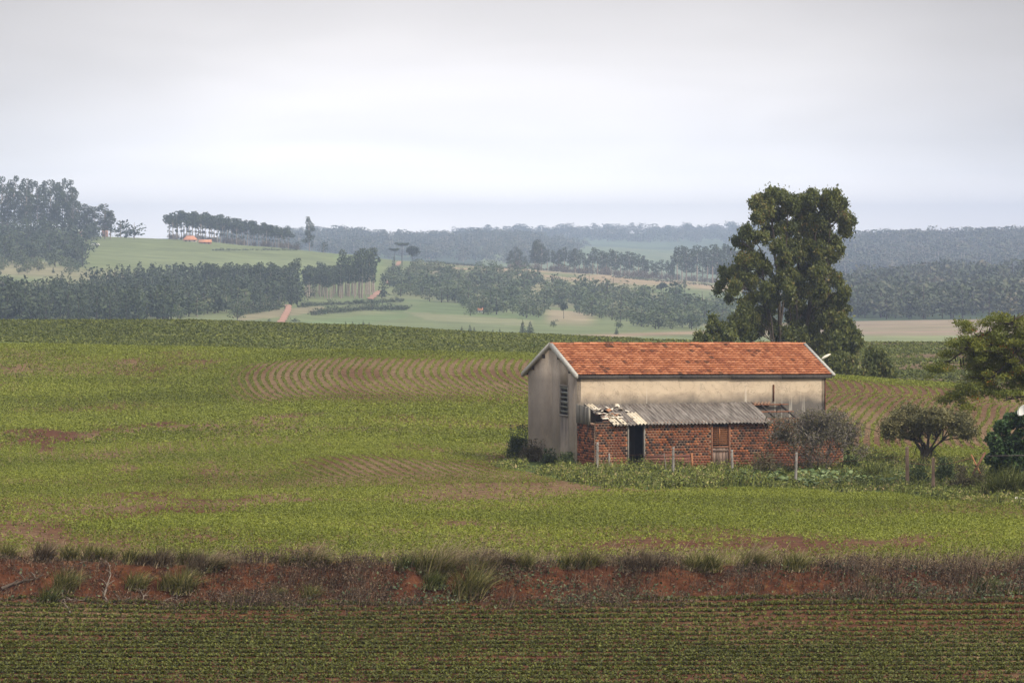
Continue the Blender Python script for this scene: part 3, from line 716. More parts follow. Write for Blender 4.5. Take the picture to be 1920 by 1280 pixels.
    for sg, over in ((-1, OVF), (1, OVB)):
        s0 = run + over - .02
        u0, u1 = -OV_L + .1, BL + OV_R - .1
        pts = []
        for (u, d) in ((u0, 0), (u1, 0)):
            for (s, dz) in ((s0, -.075), (.02, -.075), (.02, -.02), (s0, -.02)):
                pts.append((u, BW/2 + sg * s, RIDGE - sl * s + dz + sag(u)))
        mb.add(pts, [[0,1,2,3],[4,7,6,5],[0,4,5,1],[3,2,6,7],[0,3,7,4],[1,5,6,2]])
    mb.build('roof_boards', M_WOODD, root)
    # ridge cap tiles
    mb = MB(); nr = int((BL + OV_L + OV_R) / .4); th = np.linspace(0, np.pi, 6)
    for i in range(nr):
        u0 = -OV_L + i * (BL + OV_L + OV_R) / nr; u1 = u0 + (BL + OV_L + OV_R) / nr + .03
        jz = random.uniform(-.012, .012); vv = []
        for u, r in ((u0, .105), (u1, .095)):
            for t in th: vv.append((u, BW/2 + r * math.cos(t), RIDGE + .015 + jz + .085 * math.sin(t) + sag(u)))
        mb.add(vv, [[k, k+1, k+7, k+6] for k in range(5)], a=random.random())
    rc = mb.build('ridge_tiles', M_TILE, root)
    # white rake boards on both gables, dark eave board
    for u0, u1, ge in ((-OV_L - .05, -OV_L + .11, 0), (BL + OV_R - .11, BL + OV_R + .03, 1)):
        for sg, over in ((-1, OVF), (1, OVB)):
            mb = MB(); s0 = run + over + .05; H0, H1 = (-.13, .085) if not ge else (-.03, .085)
            pts = []
            for u in (u0, u1):
                for (s, dz) in ((s0, H0), (0.0, H0), (0.0, H1), (s0, H1)):
                    pts.append((u, BW/2 + sg * s + (.0015 * sg if s == 0 else 0), RIDGE - sl * s + dz + sag(u)))
            mb.add(pts, [[0,1,2,3],[4,7,6,5],[0,4,5,1],[3,2,6,7],[0,3,7,4],[1,5,6,2]])
            mb.build('rake_board', M_WOODW, root)
    mb = MB()
    wv = BW/2 - (run + OVF); wz = RIDGE - sl * (run + OVF)
    nb = 5
    for i in range(nb):
        u0 = -.02 + i * (BL + OV_R - .1) / nb; u1 = u0 + (BL + OV_R - .1) / nb - .01
        dz = random.uniform(-.02, .02)
        mb.box((u0, wv + .01, wz - .17 + dz + sag(u0)), (u1, wv + .055, wz - .015 + sag(u0)))
    mb.build('eave_board', M_WOODD, root)
    # purlin ends under the left rake
    for s in (1.1, 2.7):
        for sg in (-1, 1):
            mb = MB(); mb.box((-OV_L + .0, BW/2 + sg*s - .06, RIDGE - sl*s - .3), (.05, BW/2 + sg*s + .06, RIDGE - sl*s - .12)); mb.build('purlin_end', M_WOODD, root)
    # rusty rod on the front wall, corner rod at the far corner
    ur = solve_u(1451, -.03)
    mb = MB(); mb.box((ur - .03, -.06, solve_w(752, ur, 0)), (ur + .03, -.005, solve_w(721, ur, 0))); mb.build('iron_rod', M_RUST, root)
    mb = MB(); mb.box((BL - .04, -.045, 1.2), (BL + .012, -.003, EAVE - .1 + sag(BL))); mb.build('downpipe', M_RUST, root)

    # lean-to ------------------------------------------------------------
    D = 2.55; u1w = solve_u(1582, -D); wtop = solve_w(793, 2, -D) + .02; T2 = .14
    print('leanto', solve_u(1115, -D), u1w, wtop)
    ud0, ud1 = solve_u(1179, -D), solve_u(1208, -D); uw0, uw1 = solve_u(1336, -D), solve_u(1367, -D)
    zw = solve_w(838, uw0, -D)
    mortar = plain_mat('mortar', (.15, .08, .05), (.50, .36, .25), 1.1, .95)
    us = [0.0, ud0, ud1, uw0, uw1, u1w]; ws = [-.5, zw, wtop]
    mb = MB(); wall_cells(mb, us, ws, lambda i, j: not (i == 1 or (i == 3)), -D + .02, -D + T2, 'u')
    lw = mb.build('lean_to_wall', mortar, root)
    def brickmat(name, sootier):
        m, nt, N, L, b = mat_new(name); a = attr(N, 'v').outputs['Fac']; P = N.new('ShaderNodeTexCoord').outputs['Object']
        c = ramp(N, L, a, [(0, (.02, .012, .011)), (.22, (.04, .02, .016)), (.30, (.11, .03, .015)), (.6, (.18, .052, .021)), (.9, (.26, .08, .03)), (1, (.36, .125, .05))])
        n1 = noise_n(N, L, .8, 5, .6, P); n2 = noise_n(N, L, 14, 3, .6, P)
        c = mixc(N, L, mapr(N, L, n1, .5, .72, 0, .8 if sootier else .55), c, (.05, .028, .022))
        c = mixc(N, L, mapr(N, L, n2, .5, .8, 0, .35), c, (.12, .05, .03))
        sep = N.new('ShaderNodeSeparateXYZ'); L.new(P, sep.inputs[0])
        c = mixc(N, L, mapr(N, L, sep.outputs[2], .15, .75, .5, 0), c, (.20, .04, .018))
        L.new(c, b.inputs['Base Color']); b.inputs['Roughness'].default_value = .92; return m
    MBR = brickmat('hollow_brick', False); MBS = brickmat('sooty_brick', True)
    def bricks(mb, U0, U1, W0, W1, axis, face, out, holes, bw=.165, bh=.122, gap=.020):
        r = 0; w = W0
        while w < W1 - .03:
            h = min(bh, W1 - w); u = U0 - (bw / 2 if r % 2 else 0)
            while u < U1 - .02:
                a_, b_ = max(u, U0) + gap * .5, min(u + bw, U1) - gap * .5
                mid = (a_ + b_) / 2
                skip = b_ - a_ < .03 or any(h0 - .02 < mid < h1 + .02 and w + h/2 > hz for h0, h1, hz in holes)
                if not skip:
                    dirt = fnoise(np.array([mid * .9]), np.array([w * 1.2]), 5, 3)[0]
                    vv = random.uniform(.02, .22) if random.random() < (.20 if dirt < .55 else .5) * (0.3 if w < .5 else 1) else random.uniform(.3, 1) * (.85 if w < .5 else 1)
                    d = out * random.uniform(.006, .014)
                    lo_, hi_ = sorted((face + .012 * (-out), face + d))
                    if axis == 'u': mb.box((a_, lo_, w + gap*.5), (b_, hi_, w + h - gap*.5), a=vv)
                    else: mb.box((lo_, a_, w + gap*.5), (hi_, b_, w + h - gap*.5), a=vv)
                u += bw
            w += bh; r += 1
    mb = MB(); bricks(mb, 0.0, u1w, -.3, wtop, 'u', -D + .02, -1, [(ud0 - .03, ud1 + .03, -9), (uw0 - .03, uw1 + .03, -9)])
    mb.build('brickwork', MBR, lw)
    # side wall of the lean-to in the plane of the gable
    for xa, xb, top_, face, out in ((.02, .16, 2.28, .02, -1), (u1w - .16, u1w - .02, 2.2, u1w - .02, 1)):
        mb = MB(); mb.box((xa, -D + T2 + .002, -.5), (xb, -.003, top_)); sw = mb.build('lean_to_side_wall', mortar, root)
        mb = MB(); bricks(mb, -D + .02, -.01, -.3, top_ - .04, 'v', face, out, [], .24, .118, .010); mb.build('brickwork', MBS, sw)
    mb = MB(); z0, z1, sd = 2.2, solve_w(757, 0, -.1), -1.85
    k = 10
    for i in range(k):
        a_ = sd * (1 - i / k); b_ = sd * (1 - (i + 1) / k) - .012 * 0
        top = z1 + (solve_w(764, 0, -1.85) - z1) * (-(a_ + b_) / 2) / 1.85 + random.uniform(-.02, .02)
        mb.box((-.06 + random.uniform(-.01, .01), min(a_, b_) + .014, z0 + random.uniform(-.03, .03)), (.005, max(a_, b_) - .014, top), a=random.random())
    mb.build('gable_planks', plain_mat('weathered_plank', (.11, .10, .085), (.25, .225, .19), 3, .95, (6, 6, .6), .3, True), root)
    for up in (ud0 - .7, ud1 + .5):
        mb = MB(); mb.box((up, -D + T2 + .004, -.4), (up + .1, -.004, 2.35)); mb.build('light_block_wall', M_DARK, root)  # unseen dark walls added to keep daylight out of the door opening
    # corrugated roof
    za = solve_w(759, .6, -.05); zb = solve_w(795, 3, -D - .25)
    uL0, uR0 = solve_u(1097, 0), solve_u(1409, 0)
    uL1, uR1 = solve_u(1113, -D - .25) + .15, solve_u(1441, -D - .25)
    uu = np.arange(uL0, uR0, .177 / 8); ncv = 9; V = []; n = len(uu)
    wv = np.cos((uu - uL0) / .177 * 2 * np.pi)
    tt = np.linspace(0, 1, ncv)
    vstart = -.005; vend = -D - .25
    for half in (0, 1):
        for t in tt:
            vv_ = vstart + (vend - vstart) * t; ww = za + (zb - za) * t + .033 * wv
            sheet = np.floor((uu - uL0) / 1.06); ww = ww + (hash2(sheet, sheet*0, 4) - .5) * .05 * t + .012 * (sheet % 2)
            if t > .5: ww = ww - .012
            vs = vv_ - (hash2(sheet, sheet*0, 6) - .5) * .10 * (t > .9)
            V.append(np.stack([uu, np.broadcast_to(vs, uu.shape), ww - .012 * half], 1))
    V = np.concatenate(V); i = np.arange(n - 1)[None]; r = np.arange(ncv - 1)[:, None]
    q = np.stack([r*n + i, r*n + i + 1, (r+1)*n + i + 1, (r+1)*n + i], -1)
    # broken away corner at the left
    U = uu[None, :-1] + 0*r; Tm = (tt[:-1] + tt[1:])[:, None] / 2 + 0*U
    hole = (U - uL0 < .45 * Tm + .12*np.sin(Tm*17)) & (Tm > .12)
    hole |= ((U - uL0 - .62)**2 / .05 + (Tm - .38)**2 / .02 < 1)
    q = q[~hole]; q = np.concatenate([q.reshape(-1, 4), q.reshape(-1, 4)[:, ::-1] + n * ncv])
    last = (ncv - 1) * n; i = np.arange(n - 1); q = np.concatenate([q, np.stack([last + i, last + i + 1, last + i + 1 + n*ncv, last + i + n*ncv], 1)[(U[-1] - uL0) >= .5]])
    m, nt, N, L, b = mat_new('fibre_cement'); P = N.new('ShaderNodeTexCoord').outputs['Object']
    mp = N.new('ShaderNodeMapping'); mp.inputs['Scale'].default_value = (5.6, .7, .7); L.new(P, mp.inputs[0])
    n1 = noise_n(N, L, 1.2, 5, .6, mp.outputs[0]); n2 = noise_n(N, L, 2.2, 5, .7, P); n3 = noise_n(N, L, 16, 3, .6, P)
    c = ramp(N, L, n1, [(.3, (.085, .07, .06)), (.5, (.17, .145, .125)), (.7, (.30, .265, .235))])
    c = mixc(N, L, mapr(N, L, n2, .62, .70, 0, .7), c, (.42, .38, .33)); c = mixc(N, L, mapr(N, L, n3, .66, .74, 0, .7), c, (.5, .46, .4))
    L.new(c, b.inputs['Base Color']); MC = m
    mesh_obj('corrugated_roof', V, q, MC, root, None, True)
    # pale replacement sheet piece lying in the corrugation
    def sheetpatch(u0, u1, t0, t1, mat, name, lift=.02, skew=0.0, tilt=0.0):
        nu = max(9, int((u1 - u0) / .177 * 8)); us_ = np.linspace(u0, u1, nu); tv = np.linspace(t0, t1, 4); VV = []
        for dz in (0, -.008):
            for t in tv:
                w_ = za + (zb - za) * t + .033 * np.cos((us_ - uL0) / .177 * 2*np.pi) + lift + dz + tilt * (us_ - u0)
                VV.append(np.stack([us_ + skew * (t - t0), np.full(nu, vstart + (vend - vstart) * t), w_], 1))
        VV = np.concatenate(VV); ii = np.arange(nu - 1)[None]; rr = np.arange(3)[:, None]
        qq = np.stack([rr*nu + ii, rr*nu + ii + 1, (rr+1)*nu + ii + 1, (rr+1)*nu + ii], -1).reshape(-1, 4)
        e = [[k*nu, (k+1)*nu, (k+1)*nu + 4*nu, k*nu + 4*nu] for k in range(3)] + [[k*nu + nu-1, k*nu + nu-1 + 4*nu, (k+1)*nu + nu-1 + 4*nu, (k+1)*nu + nu-1] for k in range(3)]
        e2 = [[3*nu + k, 3*nu + k + 1, 3*nu + k + 1 + 4*nu, 3*nu + k + 4*nu] for k in range(nu - 1)]
        mesh_obj(name, VV, np.concatenate([qq, qq[:, ::-1] + 4*nu, np.array(e), np.array(e2)]), mat, root, None, True)
    M_PALE = plain_mat('pale_sheet', (.45, .37, .27), (.66, .58, .45), 3, .8)
    u2 = solve_u(1175, -1.3)
    sheetpatch(u2, u2 + .56, .44, 1.0, M_PALE, 'pale_roof_sheet', .024)
    sheetpatch(uL0 + .42, uL0 + .80, .52, 1.0, M_PALE, 'pale_roof_sheet', .022, .05)
    sheetpatch(uL0 + .85, uL0 + 1.10, .55, 1.0, M_PALE, 'pale_roof_sheet', .02, .08)
    sheetpatch(uL0 - .02, uL0 + .36, .0, .30, M_PALE, 'pale_roof_sheet', .03, .3)
    # broken tiles lying over the damaged corner
    M_SHARD = plain_mat('tile_shard', (.55, .46, .36), (.72, .66, .56), 4, .8)
    M_SHARDO = plain_mat('clay_shard', (.30, .14, .07), (.42, .22, .13), 4, .85)
    rs = random.Random(5)
    for i in range(26):
        u = uL0 + rs.uniform(.15, 1.75) * (1 if i > 8 else .6); t = rs.uniform(.1, .75)
        M = Matrix.Translation((u, vstart + (vend - vstart) * t, za + (zb - za) * t + .065)) @ Matrix.Rotation(rs.uniform(0, 3.1), 4, 'Z') @ Matrix.Rotation(rs.uniform(-.45, .45), 4, 'X') @ Matrix.Rotation(rs.uniform(-.4, .4), 4, 'Y')
        l_, w_ = rs.uniform(.08, .26), rs.uniform(.05, .12); mb = MB()
        th = np.linspace(-1, 1, 5); vv = []
        for dz in (0, -.014):
            for yy in (-l_, l_ * rs.uniform(.6, 1)):
                for t_ in th: vv.append(M @ Vector((t_ * w_, yy + .02 * math.sin(t_ * 7), .03 * (1 - t_*t_) + dz)))
        vv = [tuple(p) for p in vv]
        qq = [[k, k+1, k+6, k+5] for k in range(4)] + [[10+k, 15+k, 16+k, 11+k] for k in range(4)] + [[k, 10+k, 11+k, k+1] for k in range(4)] + [[5+k, 6+k, 16+k, 15+k] for k in range(4)] + [[0,5,15,10],[4,14,19,9]]
        mb.add(vv, qq); mb.build('broken_tile', M_SHARDO if i % 5 == 2 else M_SHARD, root)
    # exposed rafters right of the sheets
    def rafter(u, mat, w=.07):
        mb = MB(); mb.bar((u, -.02, za - .09), (u, -D - .1, zb - .05), w, .09); mb.build('rafter', mat, root)
    uRe = solve_u(1582, -D)
    for u in (uR0 + .45, uR0 + 1.5): rafter(u, M_WOODD)
    for t in (.06, .42, .78):
        mb = MB(); v_ = vstart + (vend - vstart) * t; w_ = za + (zb - za) * t - .055
        mb.box((uL0 + .1, v_ - .03, w_ - .035), (uR0 + 1.9 - t * .4, v_ + .03, w_ + .03)); mb.build('batten', M_WOODR, root)
    # remains of a sheet on the upper batten
    sheetpatch(uR0 + .02, uR0 + 1.0, 0.0, .07, plain_mat('brown_sheet', (.20, .12, .08), (.33, .22, .15), 5, .9), 'roof_remnant', .01)
    # front wall coping line
    mb = MB(); mb.box((.0, -D - .005, wtop + .002), (ud0, -D + T2, wtop + .05)); mb.build('wall_plate', M_WOODD, root)
    # door frame
    h = wtop
    mb = MB()
    mb.box((ud0 - .05, -D - .02, -.3), (ud0 + .012, -D + T2 + .01, h)); mb.box((ud1 - .012, -D - .015, -.3), (ud1 + .045, -D + T2 + .01, h)); mb.box((ud0 + .013, -D, h - .10), (ud1 - .013, -D + .1, h - .01))
    mb.build('door_frame', M_WOODG, root)
    # window with slats over a half door
    mb = MB(); mb.box((uw0 - .06, -D - .03, -.3), (uw0 + .01, -D + T2, h)); mb.box((uw1 - .01, -D - .03, -.3), (uw1 + .07, -D + T2, h)); mb.box((uw0 + .011, -D - .01, zw - .05), (uw1 - .011, -D + .1, zw + .04))
    hd = mb.build('half_door_frame', M_WOODR, root)
    mb = MB()
    nsl = 9; t0_, t1_ = zw + .14, solve_w(802, uw0, -D)
    for i in range(nsl):
        z = t0_ + (t1_ - t0_) * i / (nsl - 1)
        M = Matrix.Translation((0, -D + .05, z)) @ Matrix.Rotation(.3, 4, 'X')
        mb.box((uw0 + .012, -.012, -.022), (uw1 - .014, .012, .024), M=M)
    um = (uw0 + uw1) / 2 - .05
    mb.box((um - .02, -D + .005, zw + .042), (um + .02, -D + .03, t1_ + .05)); mb.build('slatted_shutter', M_WOODO, hd)
    mb = MB()
    for i in range(5):
        a_ = uw0 + .013 + (uw1 - uw0 - .03) * i / 5; mb.box((a_, -D + .0 + random.uniform(0, .01), .05), (a_ + (uw1 - uw0) / 5 - .012, -D + .04, zw - .055), a=random.random())
    mb.box((uw0 + .02, -D - .022, zw - .22), (uw1 - .02, -D - .002, zw - .14), a=.2); mb.box((uw0 + .02, -D - .022, .18), (uw1 - .02, -D - .002, .26), a=.2)
    mb.build('half_door', plain_mat('weathered_door', (.12, .075, .055), (.27, .19, .15), 4, .9, (8, 8, .8), .3, True), hd)
    # lamp at the far roof end: arm and head
    return root, D, wtop, dict(ud0=ud0, ud1=ud1, uw0=uw0, uw1=uw1, OV_R=OV_R, sl=sl)
barn, LD, LTOP, BI_ = build_barn()

def build_lamp():
    # street lamp head on a bracket behind the right roof end
    p = BM @ Vector((BL + BI_['OV_R'] - .05, BW/2 - 1.6, 0)); Y = p.y
    a = at(1541, 673, Y); b = at(1558, 664, Y)
    root = thing('wall_lamp', 'pale street lamp head on a short arm at the right end of the tiled roof', 'lamp', a)
    mb = MB(); mb.tube([(-.05, .25, -1.0), (-.05, .1, -.35), (0, 0, 0), (.1, 0, .05)], [.025]*4, 6); mb.build('arm', M_WOODG, root)
    d = Vector(b - a); L_ = d.length * 1.0
    V = []; n = 10; k = 7
    for i in range(k + 1):
        t = i / k; r = .135 * (math.sin(math.pi * (t * .86 + .12))) ** .6
        for j in range(n):
            th = 2 * math.pi * j / n; V.append((d.x * t + 0, math.cos(th) * r, d.z * t + math.sin(th) * r * (.75 if math.sin(th) > 0 else .4)))
    q = [[i*n + j, i*n + (j+1) % n, (i+1)*n + (j+1) % n, (i+1)*n + j] for i in range(k) for j in range(n)]
    me = mesh_obj('lamp_head', V, q, plain_mat('lamp_cream', (.62, .55, .42), (.78, .73, .62), 6, .5), root, None, True)
    return root
build_lamp()

# ------------------------------------------------------------------ far trees: templates at real size
M_FEUC = leaf_mat('far_eucalyptus_leaf', [(0, (.02, .032, .016)), (.4, (.038, .055, .026)), (.75, (.06, .08, .036)), (1, (.09, .11, .05))], trans=.15, nscale=.12, namt=.4)
M_FBRO = leaf_mat('far_broad_leaf', [(0, (.035, .055, .026)), (.35, (.06, .085, .038)), (.7, (.095, .125, .052)), (1, (.14, .145, .072))], trans=.2, nscale=.04, namt=.9)
M_FWOOD = leaf_mat('far_forest_leaf', [(0, (.026, .038, .02)), (.35, (.042, .058, .028)), (.65, (.066, .082, .038)), (.9, (.10, .098, .055)), (1, (.14, .12, .075))], trans=.12, nscale=.03, namt=.8)
M_FCON = leaf_mat('far_conifer_leaf', [(0, (.02, .032, .016)), (.5, (.038, .055, .026)), (1, (.07, .09, .038))], trans=.1, nscale=.05, namt=.7)
M_FBARK = plain_mat('pale_far_bark', (.20, .155, .12), (.34, .28, .22), 1.5, .9)
M_BARK = plain_mat('bark', (.035, .027, .02), (.09, .07, .052), 3, .95, (3, 3, .6), .4)
M_BARKG = plain_mat('grey_bark', (.14, .115, .095), (.27, .23, .19), 3, .95, (3, 3, .6), .4)

def tmpl(kind, H, seed, n):
    r = np.random.default_rng(seed); bl = []
    tr = MB()
    if kind == 'tall':       # hilltop eucalyptus, several stacked clumps
        for t in np.linspace(.3, .96, 11):
            w = H * (.13 + .06 * math.sin(t * 3.1)) * (1.15 - .35 * t)
            for k in range(2):
                a = r.uniform(0, 6.28); o = r.uniform(.2, 1.0) * w
                bl.append((math.cos(a)*o, math.sin(a)*o, H*t, w*.62, w*.62, H*.055))
        s = .55
    elif kind == 'plant':    # slim plantation tree, bare stem below
        for t in np.linspace(.5, .96, 7):
            w = H * .085 * (1.3 - .7 * abs(t - .65))
            a = r.uniform(0, 6.28); o = r.uniform(.1, .7) * w
            bl.append((math.cos(a)*o, math.sin(a)*o, H*t, w, w, H*.06))
        s = .5
    elif kind == 'broom':    # row trees: bare stem, bushy flat-ish head
        for k in range(8):
            a = r.uniform(0, 6.28); o = r.uniform(.1, .22) * H
            bl.append((math.cos(a)*o, math.sin(a)*o, H*r.uniform(.52, .92), H*.13, H*.13, H*.09))
        for t in (.3, .45): bl.append((r.uniform(-.05, .05)*H, r.uniform(-.05, .05)*H, H*t, H*.06, H*.06, H*.05))
        s = .55
    elif kind == 'dense':    # young dense plantation tree, leafy to the ground
        for t in np.linspace(.15, .95, 8):
            w = H * .20 * (1.1 - .8 * t)
            a = r.uniform(0, 6.28); o = r.uniform(.1, .5) * w
            bl.append((math.cos(a)*o, math.sin(a)*o, H*t, w, w, H*.08))
        s = .58
    elif kind == 'broad':
        for k in range(10):
            a = r.uniform(0, 6.28); o = r.uniform(.0, .38) * H
            bl.append((math.cos(a)*o, math.sin(a)*o, H*r.uniform(.22, .80), H*.22, H*.22, H*.18))
        s = .66
    elif kind == 'cone':
        for t in np.linspace(.1, .97, 9):
            w = H * .30 * (1.03 - t)
            bl.append((0, 0, H*t, w, w, H*.06))
        s = .4
    elif kind == 'ball':
        for k in range(7):
            a = r.uniform(0, 6.28); o = r.uniform(.0, .2) * H
            bl.append((math.cos(a)*o, math.sin(a)*o, H*r.uniform(.62, .84), H*.22, H*.22, H*.17))
        s = .5
    elif kind == 'umbrella':   # araucaria: bare stem, flat plate of upturned branches
        for k in range(14):
            a = k / 14 * 6.28 + r.uniform(-.2, .2); o = r.uniform(.10, .27) * H
            bl.append((math.cos(a)*o, math.sin(a)*o, H*(.86 + .2*o/H + r.uniform(-.02, .02)), H*.08, H*.08, H*.045))
            tr.tube([(0, 0, H*.82), (math.cos(a)*o*.6, math.sin(a)*o*.6, H*.84), (math.cos(a)*o, math.sin(a)*o, H*.89)], [.012*H, .009*H, .005*H], 4)
        bl.append((0, 0, H*.9, H*.16, H*.16, H*.05)); s = .45
    tr.tube([(0, 0, -.5), (.01*H, 0, H*.4), (0, .01*H, H*.9)], [.016*H + .06, .012*H + .04, .03], 5)
    if kind in ('tall', 'broom', 'ball', 'broad'):
        for b_ in bl[::2]: tr.tube([(0, 0, b_[2]*.72), (b_[0]*.6, b_[1]*.6, b_[2]*.9), b_[:3]], [.008*H, .006*H, .003*H], 4)
    p, v = blob_points(bl, n, r, .6)
    V, q, vv = leaves(p, s * r.uniform(.7, 1.3, len(p)), up=.3, droop=.3 if kind in ('tall', 'plant', 'broom') else 0, aspect=1.5, v=v, rng=r)
    return dict(V=V, q=q, v=vv, tv=np.concatenate(tr.v), tq=np.concatenate(tr.q))
TM = {}
def T(kind, H, nv, n, s0=0): 
    TM[kind] = [tmpl(kind, H, s0 + 11 * i, n) for i in range(nv)]; TM[kind + '_H'] = H
T('tall', 25, 4, 2600, 1); T('plant', 15, 5, 420, 2); T('broom', 13, 5, 700, 3); T('dense', 10, 5, 190, 4); T('broad', 8, 6, 190, 5)
T('cone', 9, 3, 500, 6); T('ball', 9, 3, 900, 7); T('umbrella', 15, 2, 900, 8)

PROTO = {}
def far_tree(kind, var, name, label, cat, base, h, mat, group=None, wide=1.0, bark=None):
    key = (kind, var, mat.name, name); s = h / TM[kind + '_H']; rz = random.uniform(0, 6.28)
    if key not in PROTO:
        t = TM[kind][var]; root = thing(name, label, cat, base, group, rz, (s*wide, s*wide, s))
        mesh_obj('crown', t['V'], t['q'], mat, root, {'v': t['v']}); mesh_obj('trunk', t['tv'], t['tq'], bark or M_FBARK, root)
        PROTO[key] = root; return root
    return copy_thing(PROTO[key], label, base, rz, (s*wide, s*wide, s), group)

def wood(name, label, pts, hs, kinds, mat, wides=None, bark=None):
    """a far wood that reads as one mass: one object"""
    Vs, Qs, As, mi = [], [], [], []; n = 0
    for k, (p, h) in enumerate(zip(pts, hs)):
        kd = kinds[k % len(kinds)]; t = TM[kd][R.integers(len(TM[kd]))]; s = h / TM[kd + '_H']; a = R.uniform(0, 6.28); w = s * (1 if wides is None else wides[k])
        c, sn = math.cos(a), math.sin(a); dv = R.uniform(-.22, .22)
        for V, q, v, m in ((t['V'], t['q'], np.clip(t['v'] + dv, 0, 1), 0), (t['tv'], t['tq'], None, 1)):
            W = np.stack([(V[:, 0]*c - V[:, 1]*sn) * w + p[0], (V[:, 0]*sn + V[:, 1]*c) * w + p[1], V[:, 2]*s + p[2]], 1)
            Vs.append(W); Qs.append(q + n); n += len(W); As.append(v if v is not None else np.full(len(W), .5)); mi.append(np.full(len(q), m, np.int32))
    o = mesh_obj(name, np.concatenate(Vs), np.concatenate(Qs), mat, None, {'v': np.concatenate(As)})
    o.data.materials.append(bark or M_FBARK); o.data.polygons.foreach_set('material_index', np.concatenate(mi))
    tag(o, label, 'woodland', kind='stuff'); return o

def inpoly(px, py, poly):
    r = np.zeros(len(px), bool); n = len(poly)
    for i in range(n):
        x1, y1 = poly[i]; x2, y2 = poly[(i+1) % n]
        c = ((y1 > py) != (y2 > py)) & (px < (x2-x1)*(py-y1)/((y2-y1) or 1e-9) + x1); r ^= c
    return r
def scatter(n, Y0, Y1, poly, px0=-260, px1=2180, minfn=None):
    """ground points whose picture position lies in poly, about evenly spread over the land"""
    px = R.uniform(px0, px1, n * 8); Y = np.sqrt(R.uniform(Y0**2, Y1**2, n * 8)); x = (px - 960) / F * Y
    z = gz(x, Y); py = HOR - F * z / Y; k = inpoly(px, py, poly)
    if minfn is not None: k &= minfn(px, py, x, Y)
    P = np.stack([x, Y, z], 1)[k]
    return P[:n]

def hf(px, py, lo=950, hi=2120): return hit(px, py, lo, hi)

def tracks():
    m = plain_mat('red_dirt', (.25, .13, .085), (.36, .20, .14), .2, .95)
    for pts, w, lab in (([(522, 612), (531, 600), (535, 592), (540, 583), (541, 573)], 1.9, 'a'), ([(694, 562), (704, 553), (714, 546)], 2.2, 'b'), ([(727, 533), (733, 522), (738, 514), (739, 507)], 2.3, 'c'), ([(744, 500), (750, 491)], 2.0, 'd')):
        P = [hf(*p) for p in pts]; fine = []
        for a, b in zip(P[:-1], P[1:]):
            for k in range(8): fine.append(a.lerp(b, k / 8))
        fine.append(P[-1]); V = []
        for i, p in enumerate(fine):
            for s in (-1, -.33, .33, 1):
                x = p.x + s * w * (.5 + .12 * math.sin(i * 1.7 + s)); V.append((x, p.y, gz1(x, p.y) + .35))
        q = [[i*4 + k, i*4 + k + 1, i*4 + 4 + k + 1, i*4 + 4 + k] for i in range(len(fine) - 1) for k in range(3)]
        o = mesh_obj('dirt_track', V, np.array(q), m); tag(o, kind='structure')
tracks()

